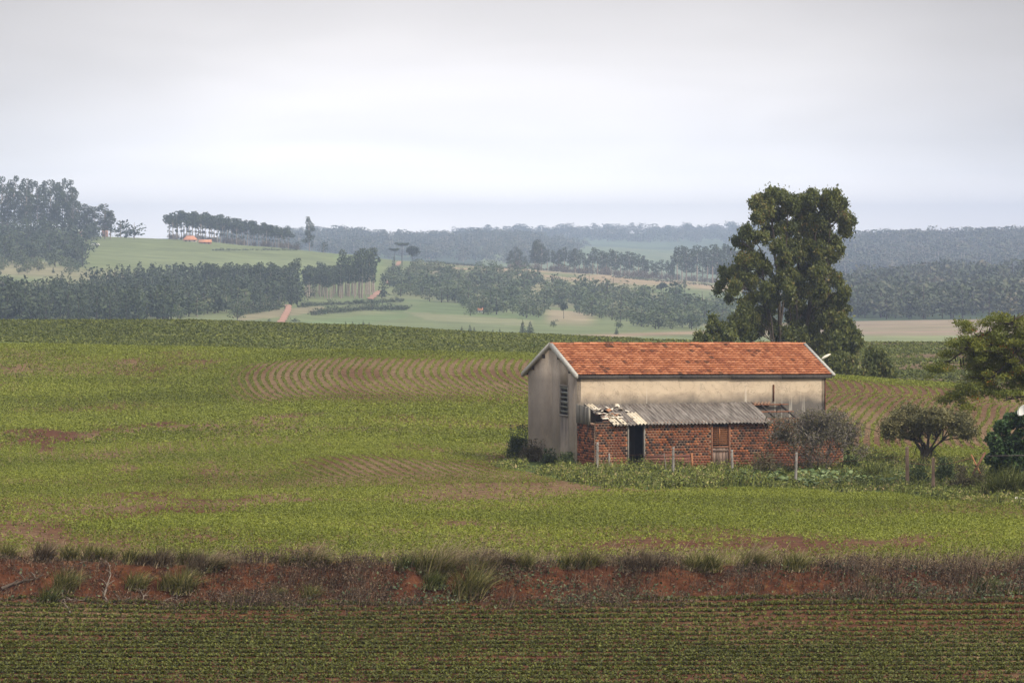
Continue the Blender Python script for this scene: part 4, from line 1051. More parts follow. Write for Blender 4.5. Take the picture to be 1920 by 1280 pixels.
def far_scene():
    # --- woods
    P = scatter(900, 1000, 1560, [(-260, 578), (60, 572), (130, 556), (240, 542), (380, 536), (400, 545), (565, 556), (560, 575), (520, 572), (330, 598), (200, 620), (-260, 640)])
    wood('woodland', 'dense dark young plantation filling the valley floor at the left', P, (3.5 + 8.5 * fnoise(P[:, 0] / 22, P[:, 1] / 60, 33, 3)) * R.uniform(.75, 1.25, len(P)), ['dense', 'dense', 'broad'], M_FCON, None, M_BARK)
    P = scatter(170, 1000, 1500, [(280, 568), (560, 552), (600, 560), (520, 574), (330, 602)])
    wood('woodland', 'mixed bushy scrub below the left plantation', P, R.uniform(3.5, 7, len(P)), ['broad'], M_FBRO)
    P = scatter(340, 1550, 1985, [(-260, 440), (130, 438), (205, 442), (168, 452), (150, 470), (185, 496), (120, 502), (-260, 500)])
    wood('woodland', 'dark broadleaf wood under the tall hilltop trees at the left', P, R.uniform(5, 12, len(P)), ['broad', 'dense', 'broad'], M_FCON, None, M_BARK)
    P = scatter(90, 1400, 1700, [(-260, 496), (110, 494), (190, 500), (190, 506), (60, 516), (-260, 512)])
    wood('woodland', 'scattered dark bushes around the small clearing at the left', P, R.uniform(3, 6, len(P)), ['broad'], M_FBRO)
    P = scatter(460, 1080, 1990, [(712, 540), (738, 508), (800, 503), (860, 512), (960, 518), (1010, 532), (1080, 545), (1180, 556), (1260, 574), (1420, 576), (1440, 612), (1300, 618), (1190, 616), (1120, 596), (1040, 580), (1010, 600), (880, 590), (860, 570), (740, 562)])
    wood('woodland', 'pale green scrubby woodland across the middle of the valley slope', P, R.uniform(3, 7, len(P)) * (1 + .5 * (R.random(len(P)) > .85)), ['broad'], M_FBRO, R.uniform(.9, 1.6, len(P)), M_BARK)
    P = scatter(820, 1330, 2350, [(1410, 606), (1410, 560), (1600, 543), (1750, 529), (2180, 520), (2180, 600)])
    wood('woodland', 'bluish green forest behind the ploughed field at the right', P, R.uniform(7, 14, len(P)), ['broad'], M_FWOOD, R.uniform(.9, 1.35, len(P)), M_BARK)
    P = scatter(1500, 3000, 4150, [(1430, 545), (1430, 380), (2180, 380), (2180, 545)])
    wood('woodland', 'hazy forest covering the ridge at the right', P, R.uniform(9, 17, len(P)), ['broad'], M_FWOOD, R.uniform(1, 1.5, len(P)))
    P = scatter(800, 3500, 4750, [(420, 500), (420, 380), (1180, 380), (1060, 500)])
    wood('woodland', 'pale blue distant forest on the far ridge at the centre', P, R.uniform(8, 15, len(P)), ['broad'], M_FWOOD, R.uniform(1, 1.5, len(P)))
    P = scatter(450, 5600, 6700, [(860, 475), (860, 380), (1560, 380), (1560, 475)])
    wood('woodland', 'faint trees on the farthest ridge at the centre right', P, R.uniform(7, 20, len(P)) , ['broad'], M_FWOOD, R.uniform(1, 1.6, len(P)))
    # hedges in the valley
    def hedge(poly, lab, h=(1.6, 3)):
        pts = []
        for a, b in zip(poly[:-1], poly[1:]):
            n = max(2, int(abs(b[0] - a[0]) / 5))
            for k in range(n):
                t = k / n; p = hf(a[0] + (b[0]-a[0])*t + R.uniform(-1, 1), a[1] + (b[1]-a[1])*t + R.uniform(-.5, .5)); pts.append(p)
        o = wood('hedge', lab, pts, R.uniform(*h, len(pts)), ['broad'], M_FCON, np.full(len(pts), 1.5)); o['category'] = 'hedge'
    hedge([(585, 592), (620, 589), (680, 583), (770, 582)], 'dark hedge line crossing the pale valley pasture')
    hedge([(560, 577), (620, 573), (700, 570), (760, 566)], 'thin dark hedge below the tall plantation', (1.2, 2.4))
    hedge([(440, 591), (480, 588), (530, 580)], 'brownish hedge beside the lower dirt track', (2, 4))
    hedge([(780, 491), (860, 498), (960, 505)], 'low scrub line on the tan crest', (1, 2))
    hedge([(1150, 521), (1350, 538)], 'low dark line at the foot of the far eucalyptus row', (1, 2))
    hedge([(400, 470), (560, 470)], 'thin scrub line under the hilltop plantation row', (.8, 1.6))
    # --- individual trees
    g = 'tall trees on the left hilltop'
    for i, (px, top) in enumerate([(-18, 338), (4, 332), (14, 346), (27, 331), (41, 348), (50, 336), (59, 338), (71, 341), (83, 340), (95, 338), (107, 343), (117, 336), (128, 338), (137, 352)]):
        Y = 1930 + (i * 37) % 60; b = on(px, Y); h = (rowof((px-960)/F*Y, Y)[0] - top) / F * Y
        od = ['just outside', 'first', 'second', 'third', 'fourth', 'fifth', 'sixth', 'seventh', 'eighth', 'ninth', 'tenth', 'eleventh', 'twelfth', 'last'][i]
        far_tree('tall', i % 4, 'eucalyptus_tree', 'tall hilltop eucalyptus, ' + od + ' from the left frame edge in the skyline group', 'tree', b, h, M_FEUC, g, .62)
    for px, top, lab in [(146, 380, 'shorter dark tree at the right foot of the hilltop group'), (163, 383, 'pointed dark tree between the hilltop group and the white roofed house'), (178, 388, 'small dark tree above the white roofed house'), (197, 383, 'pointed spreading tree above the orange roofed hill house'), (207, 395, 'thin dark tree just right of the pointed spreading tree')]:
        Y = 1960; b = on(px, Y); h = (rowof((px-960)/F*Y, Y)[0] - top) / F * Y
        far_tree('tall', int(px) % 4, 'hilltop_tree', lab, 'tree', b, h, M_FEUC, 'smaller trees by the hill houses', 1.15)
    for px, top, lab in [(226, 414, 'round dark tree right of the hill houses'), (252, 416, 'second round dark tree at the end of the left hilltop')]:
        Y = 1990; b = on(px, Y); h = (rowof((px-960)/F*Y, Y)[0] - top) / F * Y
        far_tree('broad', int(px) % 5, 'broadleaf_tree', lab, 'tree', b, h*1.1, M_FCON, None, 1.3)
    # plantation row on the hill
    n = 44
    for i in range(n):
        t = i / (n - 1); px = 319 + 222 * t + random.uniform(-2, 2); top = np.interp(px, [318, 335, 370, 440, 500, 545], [399, 394, 395, 406, 418, 427]) + random.uniform(-2, 3)
        Y = 2010 + random.uniform(-15, 60); b = on(px, Y); h = (rowof((px-960)/F*Y, Y)[0] - top) / F * Y
        far_tree('broom', i % 5, 'plantation_tree', 'bushy topped tree with bare trunk in the skyline plantation row', 'tree', b, h, M_FEUC, 'plantation row on the hill skyline', .9)
    for px, top, lab, kd, w in [(580, 407, 'lone tall slim tree standing clear on the skyline', 'tall', .75), (607, 452, 'small tree right of the lone tall tree', 'broad', 1.0), (556, 452, 'low bush between the plantation row and the lone tree', 'broad', 1.2), (585, 452, 'tiny thin tree beside the lone tall tree', 'plant', 1)]:
        Y = 2000; b = on(px, Y); h = (rowof((px-960)/F*Y, Y)[0] - top) / F * Y
        far_tree(kd, 1, 'lone_tree' if kd == 'tall' else 'small_tree', lab, 'tree', b, h, M_FEUC, None, w)
    pts = []
    for k in range(120):
        px = random.uniform(316, 560); Y = random.uniform(1990, 2080); pts.append(on(px, Y))
    wood('undergrowth', 'low brownish undergrowth between the stems of the hilltop row', pts, R.uniform(1.5, 4, len(pts)), ['broad'], leaf_mat('undergrowth_leaf', [(0, (.05, .04, .03)), (.5, (.11, .085, .06)), (1, (.18, .15, .09))]), None, M_BARK)
    pts = [on(random.uniform(952, 1390), random.uniform(2050, 2150)) for k in range(170)]
    wood('undergrowth', 'low brownish undergrowth between the stems of the distant row', pts, R.uniform(1.5, 5, len(pts)), ['broad'], MATS['undergrowth_leaf'], None, M_BARK)
    # araucarias and the round tree
    for px, top, base, lab in [(740, 464, 500, 'lower flat topped araucaria beside the dirt track'), (754, 453, 498, 'taller flat topped araucaria beside the dirt track')]:
        b = hf(px, base); h = (base - top) / F * b.y
        far_tree('umbrella', 0 if px < 750 else 1, 'araucaria_tree', lab, 'araucaria', b, h, M_FCON, 'araucarias by the track', 1.0, M_BARK)
    b = hf(773, 500); far_tree('ball', 0, 'round_tree', 'round crowned tree right of the two araucarias', 'tree', b, 40 / F * b.y, M_FCON, None, 1.0, M_BARK)
    # stands with visible stems in the valley
    for i in range(42):
        px = 384 + 172 * i / 41 + random.uniform(-2, 2); base = 552 + 10 * random.random(); top = 492 + random.uniform(0, 14) - (8 if px > 545 else 0)
        b = hf(px, base); far_tree('plant', i % 5, 'valley_plantation_tree', 'slim pale stemmed tree in the left valley stand', 'tree', b, (base - top) / F * b.y, M_FEUC, 'left valley stand of slim trees', 1.15)
    for i in range(40):
        px = 571 + 70 * i / 39 + random.uniform(-2, 2); base = 548 + 12 * random.random(); top = 500 + random.uniform(-3, 14) - (10 if 595 < px < 605 else 0)
        b = hf(px, base); far_tree('plant', i % 5, 'middle_stand_tree', 'slim tree in the stand right of the grassy gap', 'tree', b, (base - top) / F * b.y, M_FEUC, 'middle valley stand of slim trees', 1.2)
    for i in range(30):
        px = 640 + 60 * i / 29 + random.uniform(-2, 2); base = 548 + 12 * random.random(); top = random.choice([466, 470, 473, 480, 490, 495, 500])
        b = hf(px, base); far_tree('plant', i % 5, 'tall_stand_tree', 'tall slim tree at the right end of the middle stand', 'tree', b, (base - top) / F * b.y, M_FEUC, 'tallest trees of the middle stand', .95)
    for px, base, top, kd, w, lab in [(716, 560, 514, 'dense', 1.0, 'dark narrow tree left of the dirt track bend'), (722, 558, 518, 'dense', 1.0, 'dark narrow tree hugging the dirt track bend'), (738, 510, 482, 'dense', 1.0, 'small dark tree under the araucarias'),
            (1240, 556, 529, 'ball', 1.1, 'round headed tree alone on the tan slope'), (1010, 528, 500, 'dense', 1.3, 'dark square tree on the tan crest'), (1284, 552, 524, 'plant', 1.3, 'thin drooping tree below the far row'), (1057, 597, 566, 'ball', .8, 'palm like tree on the small tan hill'),
            (980, 626, 598, 'cone', 1.0, 'dark conifer left of a close pair at the field edge'), (994, 626, 600, 'cone', 1.3, 'wider dark conifer right of a close pair at the field edge'), (1000, 592, 562, 'dense', 1.6, 'bushy tree behind the conifer pair'), (1156, 627, 612, 'cone', 1.2, 'small dark conifer just above the crop edge'), (1160, 616, 596, 'broad', 1.2, 'pale round shrub behind the small conifer'),
            (1038, 614, 596, 'broad', .9, 'pale thin shrub on the valley pasture'), (882, 592, 569, 'broad', 1.2, 'round bush left of the hidden farmhouse'), (915, 590, 572, 'broad', 1.5, 'wide bush right of the hidden farmhouse'), (950, 585, 560, 'broad', 1.5, 'large bush between farmhouse and conifer pair'), (445, 600, 571, 'broad', 1.2, 'round dark tree beside the hedge at the left valley'),
            (505, 608, 597, 'broad', 1.0, 'tiny round bush left of the lower dirt track'), (551, 606, 592, 'broad', 1.5, 'dark bush right of the lower dirt track'), (100, 512, 499, 'cone', 1.0, 'small dark conifer at the edge of the clearing'), (58, 508, 497, 'broad', 1.0, 'small round bush in the clearing'), (133, 514, 487, 'broad', 1.4, 'large dark bush right of the clearing'), (155, 500, 450, 'dense', 1.4, 'dark leaning tree beside the hilltop pasture edge'), (898, 508, 489, 'broad', 1.6, 'dark bush clump on the middle crest'), (925, 508, 487, 'broad', 1.6, 'wide dark bush right of the middle crest clump')]:
        b = hf(px, base); far_tree(kd, int(px) % 3, 'valley_tree', lab, 'tree', b, (base - top) / F * b.y, M_FCON if kd in ('cone', 'dense', 'ball') else M_FBRO, None, w, M_BARK)
    for i, (px, top) in enumerate([(628, 604), (641, 606), (648, 602), (661, 601), (673, 604), (681, 600), (692, 603), (751, 613), (840, 616), (866, 610), (881, 607), (889, 612), (905, 616), (924, 616), (937, 615), (905, 616)][:15]):
        b = on(px, 1000); base = rowof(b.x, 1000)[0]; od = ['leftmost', 'second', 'third', 'fourth', 'fifth', 'sixth', 'seventh', 'eighth', 'ninth', 'tenth', 'eleventh', 'twelfth', 'thirteenth', 'fourteenth', 'rightmost'][i]; far_tree('cone', i % 3, 'valley_conifer', 'small dark conifer just above the crop edge, ' + od + ' from the left in the loose row', 'tree', b, (base - top) / F * 1000, M_FCON, 'small conifers above the crop edge', 1.1)
    # far eucalyptus row
    tops = [(957, 470), (966, 463), (974, 468), (985, 480), (1003, 452), (1009, 449), (1016, 456), (1026, 468), (1038, 470), (1048, 468), (1058, 464), (1068, 470), (1078, 466), (1086, 469), (1095, 474), (1105, 476)]
    tops += [(1112 + 8.5*i, 465 + (i % 4) * 2 + i * .8) for i in range(12)] + [(1214 + 9*i, 487 + (i % 3) * 2) for i in range(6)] + [(1270, 464), (1279, 461), (1287, 463), (1297, 468), (1307, 460), (1317, 463), (1326, 465), (1336, 459), (1345, 462), (1354, 466), (1363, 458), (1372, 463), (1380, 470), (1262, 480)]
    for i, (px, top) in enumerate(tops):
        Y = 2060 + (i * 53) % 90; b = on(px, Y); h = (rowof((px-960)/F*Y, Y)[0] - top) / F * Y
        big = px in (1003, 1009, 1016, 966, 974)
        far_tree('tall' if (i % 3 == 0 or big) else 'plant', i % 4, 'distant_row_tree', 'hazy tall eucalyptus in the distant row across the middle', 'tree', b, h, M_FEUC, 'distant eucalyptus row', .85 if big else 1.15)
    # faint skyline trees
    for px, top, lab in [(683, 432, 'faint pale tree on the far skyline'), (708, 436, 'faint thin tree on the far skyline'), (1118, 430, 'faint round tree on the farthest ridge'), (1145, 431, 'second faint round tree on the farthest ridge'), (1196, 432, 'faint flat tree on the farthest ridge'), (1248, 429, 'faint tall tree on the farthest ridge')]:
        Y = 4480 if px < 900 else 6450; b = on(px, Y); h = (rowof((px-960)/F*Y, Y)[0] - top) / F * Y
        far_tree('broad', 1, 'skyline_tree', lab, 'tree', b, max(h, 6), M_FBRO, None, .9)
far_scene()

# ------------------------------------------------------------------ far houses
def far_house(name, label, px, Y, wpx, walltop, ridge, base, roofm, wallm, hip=False, depth=6):
    b = hit(px, base, Y - 350, Y + 200); Y = b.y; s = Y / F; w = wpx * s; zb = b.z - .5
    zt = -(walltop - HOR) / F * Y; zr = -(ridge - HOR) / F * Y
    b.z = zb; root = thing(name, label, 'house', b)
    h = zt - zb; r = max(.6, zr - zt)
    mb = MB(); mb.box((-w*.46, 0, 0), (w*.46, depth, h)); wl = mb.build('wall', wallm, root)
    e = .4; x0, x1 = -w/2, w/2; i = w * .25 if hip else 0
    v = [(x0, -e, h), (x1, -e, h), (x1, depth + e, h), (x0, depth + e, h), (x0 + i, depth/2, h + r), (x1 - i, depth/2, h + r), (x0, -e, h - .12), (x1, -e, h - .12), (x1, depth + e, h - .12), (x0, depth + e, h - .12)]
    mb = MB(); mb.add(v, [[0,1,5,4],[2,3,4,5],[0,6,7,1],[1,7,8,2],[2,8,9,3],[3,9,6,0],[6,9,8,7]], [[1,2,5],[3,0,4]]); mb.build('roof', roofm, root)
    mb = MB()
    mb.box((-w*.06, -.03, 0), (w*.06, .0, min(2.1, h*.8))); mb.build('door', M_WOODD, root)
    for sx in (-.32, .26):
        mb = MB(); mb.box((w*sx, -.03, h*.4), (w*(sx+.12), .0, h*.75)); mb.build('window', M_DARK, root)
    return root
M_ROOFO = plain_mat('far_orange_roof', (.42, .17, .09), (.54, .26, .15), .8)
M_WALLP = plain_mat('far_pale_wall', (.45, .36, .30), (.60, .52, .44), .6)
M_WALLR = plain_mat('far_red_wall', (.28, .15, .11), (.38, .22, .16), .6)
far_house('hill_house', 'small white roofed house with reddish wall below the hilltop trees', 146, 1880, 21, 433, 428, 440, M_WHITE, M_WALLR)
far_house('hill_house', 'tiny orange roofed house under the pointed tree on the left hill', 196, 1900, 11, 430, 424, 437, M_ROOFO, M_WALLR)
far_house('farm_house', 'pale farmhouse with orange hipped roof on the hillside pasture', 356, 1930, 27, 449.5, 442, 453, M_ROOFO, M_WALLP, True)
far_house('farm_outbuilding', 'low orange roofed outbuilding right of the hillside farmhouse', 384, 1935, 24, 454, 449, 457, M_ROOFO, M_WALLR)
far_house('hidden_farmhouse', 'small pink and white farmhouse among bushes in the valley', 902, 1230, 13, 581, 576, 586, M_ROOFO, M_WHITE, False, 4)
def far_car():
    b = on(179, 1860); root = thing('parked_car', 'tiny white car parked by the hill houses', 'car', b)
    mb = MB(); prof = [(-2, .35), (-2, .8), (-1.2, .95), (-.7, 1.4), (.7, 1.4), (1.3, .95), (2, .8), (2, .35)]
    v = [(x, y, z) for y in (0, 1.6) for x, z in prof]; n = len(prof)
    mb.add(v, [[0,1,2,7],[2,5,6,7],[2,3,4,5],[8,15,10,9],[10,15,14,13],[10,13,12,11]] + [[i, i + n, (i+1) % n + n, (i+1) % n] for i in range(n)]); mb.build('body', M_WHITE, root)
    for x in (-1.25, 1.25):
        for y in (-.02, 1.42):
            mb = MB(); mb.tube([(x, y, .33), (x, y + .2, .33)], [.33, .33], 6); mb.build('wheel', M_DARK, root)
far_car()

# ------------------------------------------------------------------ the tall trees behind the barn
M_EUC = leaf_mat('eucalyptus_leaf', [(0, (.030, .040, .012)), (.35, (.060, .075, .019)), (.65, (.108, .122, .028)), (.88, (.17, .175, .042)), (1, (.24, .165, .06))], trans=.3, nscale=.4, namt=.6, rough=.45)
M_BUSH = leaf_mat('bush_leaf', [(0, (.025, .035, .012)), (.5, (.07, .09, .025)), (1, (.15, .16, .05))], trans=.2, nscale=1.0)
def crop2(cx, cy, r, Y, zs=1.0):
    px, py = 1280 + cx / 3.2, 330 + cy / 3.2; p = at(px, py, Y); rr = .98 * r / 3.2 / F * Y
    return [p.x, p.y, p.z, rr, rr * 1.1, rr * zs]
def big_tree(name, label, blobs, Y, base_c, n, lsize, trunk_pts, trunk_r, mat=M_EUC, dspread=2.6, limbs=True, droop=.9, barkm=None, side=None):
    rs = np.random.default_rng(len(blobs) * 7 + n); B = []
    for cx, cy, r in blobs:
        b = crop2(cx, cy, r, Y, .92); b[1] += rs.uniform(-1, 1) * dspread; B.append(b)
    gx, gy = 1280 + base_c[0] / 3.2, Y; base = on(gx, Y); root = thing(name, label, 'tree', base)
    Bl = np.array(B); Bl[:, :3] -= np.array(base)
    # sub-clumps on each blob for a broken outline
    sub = []
    for b in Bl:
        for k in range(12):
            d = rs.normal(size=3); d /= np.linalg.norm(d); sr = rs.uniform(.22, .48); o_ = rs.uniform(.35, 1.0)
            sub.append([b[0] + d[0]*b[3]*o_, b[1] + d[1]*b[4]*o_, b[2] + d[2]*b[5]*o_, b[3]*sr, b[4]*sr, b[5]*sr*1.05])
    p, v = blob_points(sub, n, rs, .1); p = p + rs.normal(size=p.shape) * np.where(rs.random(len(p)) < .3, .15, .05)[:, None] * np.array([1, 1, 1.3])
    V, q, vv = leaves(p, lsize * rs.uniform(.6, 1.3, len(p)), up=.2, droop=droop, aspect=2.2, v=v, rng=rs)
    mesh_obj('crown', V, q, mat, root, {'v': vv})
    mb = MB(); tps = []
    for tp, tr in zip(trunk_pts, trunk_r):
        P = []
        for i, (cx, cy) in enumerate(tp):
            w = at(1280 + cx/3.2, 330 + cy/3.2, Y); P.append([w.x - base.x, rs.uniform(-.25, .25) * (i > 0), w.z - base.z])
        P[0][2] = min(P[0][2], -.3); P = np.array(P); t = np.linspace(0, len(P) - 1, len(P) * 4); k = np.minimum(t.astype(int), len(P) - 2); f = (t - k)[:, None]
        PP = P[k] * (1 - f) + P[k+1] * f; PP[1:-1] += rs.normal(size=(len(PP)-2, 3)) * .04
        rad = np.linspace(tr, tr * .22, len(PP)); mb.tube(PP, rad, 8); tps.append(PP)
    allp = np.concatenate(tps)
    for b in Bl[::1]:
        c = b[:3]; d = np.linalg.norm(allp - c, axis=1) + np.where(allp[:, 2] > c[2] - .6, 3, 0); s = allp[np.argmin(d)]
        m = s * .45 + c * .55 + np.array([0, 0, .25]); mb.tube([s, s*.75 + m*.25 + rs.normal(size=3)*.05, m, c], [.055, .045, .03, .015], 5)
        for k in range(5):
            e = c + rs.normal(size=3) * b[3:6] * .5; mb.tube([m, (m+e)/2 + rs.normal(size=3)*.08, e], [.03, .022, .01], 4)
    mb.build('trunk', barkm or M_BARK, root)
    return root
A = [(545,130,58),(480,150,52),(435,165,42),(600,130,50),(500,215,55),(445,245,42),(560,230,60),(640,170,55),(400,345,36),(370,335,40),(345,390,38),(455,365,46),(520,330,50),(610,320,58),(560,420,50),(400,430,36),(350,500,42),(430,520,62),(340,570,55),(265,600,48),(225,670,36),(300,660,46),(275,730,26),(400,620,60),(500,560,60),(590,500,50),(600,610,50),(360,780,60),(440,740,60),(500,680,50),(340,850,55),(420,860,62),(500,830,55),(360,920,55),(450,940,60),(540,900,40),(630,420,50),(620,520,50),(640,600,50),(560,760,46),(620,700,48),(530,780,46),(580,950,46),(630,940,44),(560,640,45)]
big_tree('tall_eucalyptus', 'tall airy eucalyptus with slender leaning trunk rising behind the barn roof', A, 328, (590, 1180), 150000, .115, [[(595,1180),(585,900),(575,700),(560,520),(540,330),(520,160)], [(580,800),(500,640),(430,560),(330,600)], [(560,520),(470,430),(400,370)], [(570,650),(620,450),(630,250),(600,140)]], [.20, .09, .08, .10])
Bq = [(735,130,55),(690,190,60),(780,175,55),(745,230,60),(840,150,50),(890,145,58),(935,190,52),(960,260,48),(970,330,42),(930,400,42),(880,260,60),(830,300,58),(760,300,55),(700,300,50),(870,370,55),(800,380,55),(720,410,55),(670,480,48),(760,480,52),(840,460,55),(910,480,36),(935,440,26),(880,560,58),(800,570,58),(720,580,55),(660,620,45),(920,620,46),(860,660,62),(780,680,60),(940,700,44),(950,780,42),(890,760,60),(820,780,58),(740,830,48),(770,860,55),(850,860,62),(930,850,46),(680,900,42),(780,940,55),(870,960,62),(700,970,55),(620,990,55),(940,930,40),(820,1020,55),(690,760,48),(655,850,34),(690,680,45),(640,760,30)]
big_tree('dense_eucalyptus', 'denser eucalyptus with rounded lobed crown, right of the airy one behind the barn', Bq, 331, (760, 1180), 190000, .118, [[(770,1180),(750,900),(760,700),(790,450),(800,250),(850,160)], [(720,1180),(690,900),(680,700),(700,450),(720,200)], [(660,1180),(640,880),(650,760),(680,600)], [(790,450),(880,330),(930,250)]], [.2, .14, .09, .09], dspread=3.0)
big_tree('young_eucalyptus', 'small loose eucalyptus left of the tall trees above the barn ridge', [(185,860,32),(180,900,34),(200,940,36),(245,905,32),(255,950,34),(220,975,34),(160,950,28),(290,960,40),(300,910,30)], 325, (220, 1150), 9000, .14, [[(225,1150),(215,1000),(190,860)], [(220,1050),(250,900)]], [.09, .06], dspread=.6)
big_tree('low_shrub', 'low pale shrub at the left end of the trees above the barn ridge', [(100,965,24),(115,985,26),(85,990,22),(140,980,24)], 322, (115, 1120), 2500, .13, [[(110,1120),(105,960)]], [.05], dspread=.4)
big_tree('young_eucalyptus', 'bushy young eucalyptus at the right side of the tall tree group', [(990,900,44),(970,960,52),(1030,960,46),(1050,1000,30),(1000,1030,55),(940,1060,50),(1020,1080,44),(900,1000,40),(960,880,28)], 318, (990, 1230), 20000, .14, [[(985,1230),(990,1050),(985,900)]], [.12], dspread=1.2)
big_tree('shrub_tree', 'dark olive shrub behind the right roof end under the lamp', [(960,1120,60),(900,1120,50),(1010,1140,55),(950,1170,60),(1030,1170,44),(890,1170,40)], 300, (960, 1240), 17000, .13, [[(960,1240),(955,1120)]], [.08], dspread=1.2)
big_tree('round_shrub', 'separate round shrub at the right of the tree group', [(1140,1070,36),(1160,1100,52),(1120,1130,48),(1200,1140,46),(1230,1180,40),(1180,1180,60),(1120,1180,52),(1250,1200,28)], 292, (1170, 1260), 19000, .13, [[(1170,1260),(1165,1120)]], [.08], dspread=1.2)

# ------------------------------------------------------------------ branching shrubs near the barn
def twig_tree(mb, p, d, L_, r, depth, rs, tips, spread=.5, up=.0, sidek=2, zmax=None, curl=.12):
    pts = [np.array(p)]; dd = np.array(d, float)
    for k in range(4):
        dd = dd + rs.normal(size=3) * curl + np.array([0, 0, up]); dd /= np.linalg.norm(dd)
        if zmax is not None and pts[-1][2] > zmax: dd[2] *= .2; dd /= np.linalg.norm(dd)
        pts.append(pts[-1] + dd * L_ / 4)
    mb.tube(pts, np.linspace(r, r * .6, 5), 6 if r > .03 else 4 if r > .012 else 3)
    if depth == 0: tips.append((pts[-1], dd)); tips.append((pts[2], dd)); return
    for k in range(sidek + (rs.random() < .5)):
        nd_ = dd + rs.normal(size=3) * spread; nd_ /= np.linalg.norm(nd_)
        twig_tree(mb, pts[-1] if k < 2 else pts[rs.integers(2, 4)], nd_, L_ * rs.uniform(.6, .85), r * .6, depth - 1, rs, tips, spread, up, sidek, zmax, curl)

M_TWIG = plain_mat('dry_twig', (.085, .07, .06), (.17, .145, .125), 3, .95)
M_SPARSE = leaf_mat('sparse_leaf', [(0, (.055, .05, .024)), (.5, (.12, .108, .05)), (1, (.21, .185, .085))], trans=.2, nscale=1)
def dry_shrub():
    Y = 189.6; base = on(1536, Y); root = thing('dry_shrub', 'leafless grey twiggy shrub in front of the brick lean-to right end', 'shrub', base)
    rs = np.random.default_rng(12); mb = MB(); tips = []
    for px, dx in ((1522, -.22), (1531, .02), (1541, .36), (1526, -.42), (1537, .55), (1530, .15)):
        x = (px - 1531) / F * Y + .0
        twig_tree(mb, (x, rs.uniform(-.15, .15), -.2), (dx, rs.uniform(-.35, .35), 1.2), 1.03, .05, 5, rs, tips, .46, .02, 2, 2.6)
    mb.build('branches', M_TWIG, root)
    t = np.array([p for p, d in tips]); print('dry tips', len(t), t.min(0), t.max(0))
    tw = np.repeat(t, 5, 0) + rs.normal(size=(len(t)*5, 3)) * np.array([.2, .2, .16])
    V, q, v = leaves(tw, rs.uniform(.03, .05, len(tw)), aspect=6, up=.2, rng=rs)
    mesh_obj('fine_twigs', V, q, M_TWIG, root, {'v': v})
    t2 = t[rs.integers(0, len(t), 16000)] + rs.normal(size=(16000, 3)) * .17
    V, q, v = leaves(t2, rs.uniform(.03, .06, len(t2)), rng=rs); mesh_obj('leaves', V, q, M_SPARSE, root, {'v': v})
dry_shrub()
M_UMB = leaf_mat('umbrella_leaf', [(0, (.03, .034, .012)), (.4, (.085, .08, .03)), (.75, (.16, .145, .055)), (1, (.25, .21, .09))], trans=.2, nscale=1.2)
def umbrella_tree():
    b = hit(1737, 871, 185, 215); s = b.y / F; root = thing('umbrella_shaped_tree', 'small dark trunked tree with flat umbrella crown right of the barn', 'tree', b)
    rs = np.random.default_rng(5); mb = MB()
    for x0, pts in ((-7, [(-22, 45), (-38, 78)]), (-3, [(-10, 50), (-16, 88)]), (2, [(4, 48), (2, 92)]), (6, [(18, 48), (34, 82)]), (9, [(30, 46), (62, 74)]), (0, [(-4, 40), (-60, 72)])):
        P = [(x0*s*.8, rs.uniform(-.1, .1), -.3), (x0*s, rs.uniform(-.1, .1), 26*s)] + [(x*s, rs.uniform(-.6, .6), z*s) for x, z in pts]
        mb.tube(P, [.13, .10, .06, .03], 7)
        for k in range(5):
            e = np.array(P[-1]) + rs.normal(size=3) * np.array([.6, .6, .2]); mb.tube([P[-2], (np.array(P[-2]) + e)/2 + rs.normal(size=3)*.06, e], [.035, .025, .01], 4)
    mb.tube([(-14*s, 0, 40*s), (-19*s, 0, 30*s), (-24*s, 0, 12*s)], [.025, .02, .01], 4)
    mb.build('trunk', M_BARK, root)
    bl = []
    for i in range(70):
        x = rs.uniform(-74, 88); e = 1 - ((x - 7) / 86)**2; yv = rs.uniform(-1, 1) * 70 * math.sqrt(max(e, .05)); z = 54 + (rs.uniform(0, 1) ** .8) * 56 * max(e, 0) ** .5 * math.sqrt(max(.1, 1 - (yv/75)**2))
        bl.append((x*s, yv*s, z*s, 12*s, 12*s, 8*s))
    p, v = blob_points(bl, 34000, rs, .1); p = p + rs.normal(size=p.shape) * np.where(rs.random(len(p)) < .35, .2, .05)[:, None]; V, q, vv = leaves(p, rs.uniform(.04, .085, len(p)), v=v, rng=rs, up=.4)
    mesh_obj('crown', V, q, M_UMB, root, {'v': vv})
umbrella_tree()

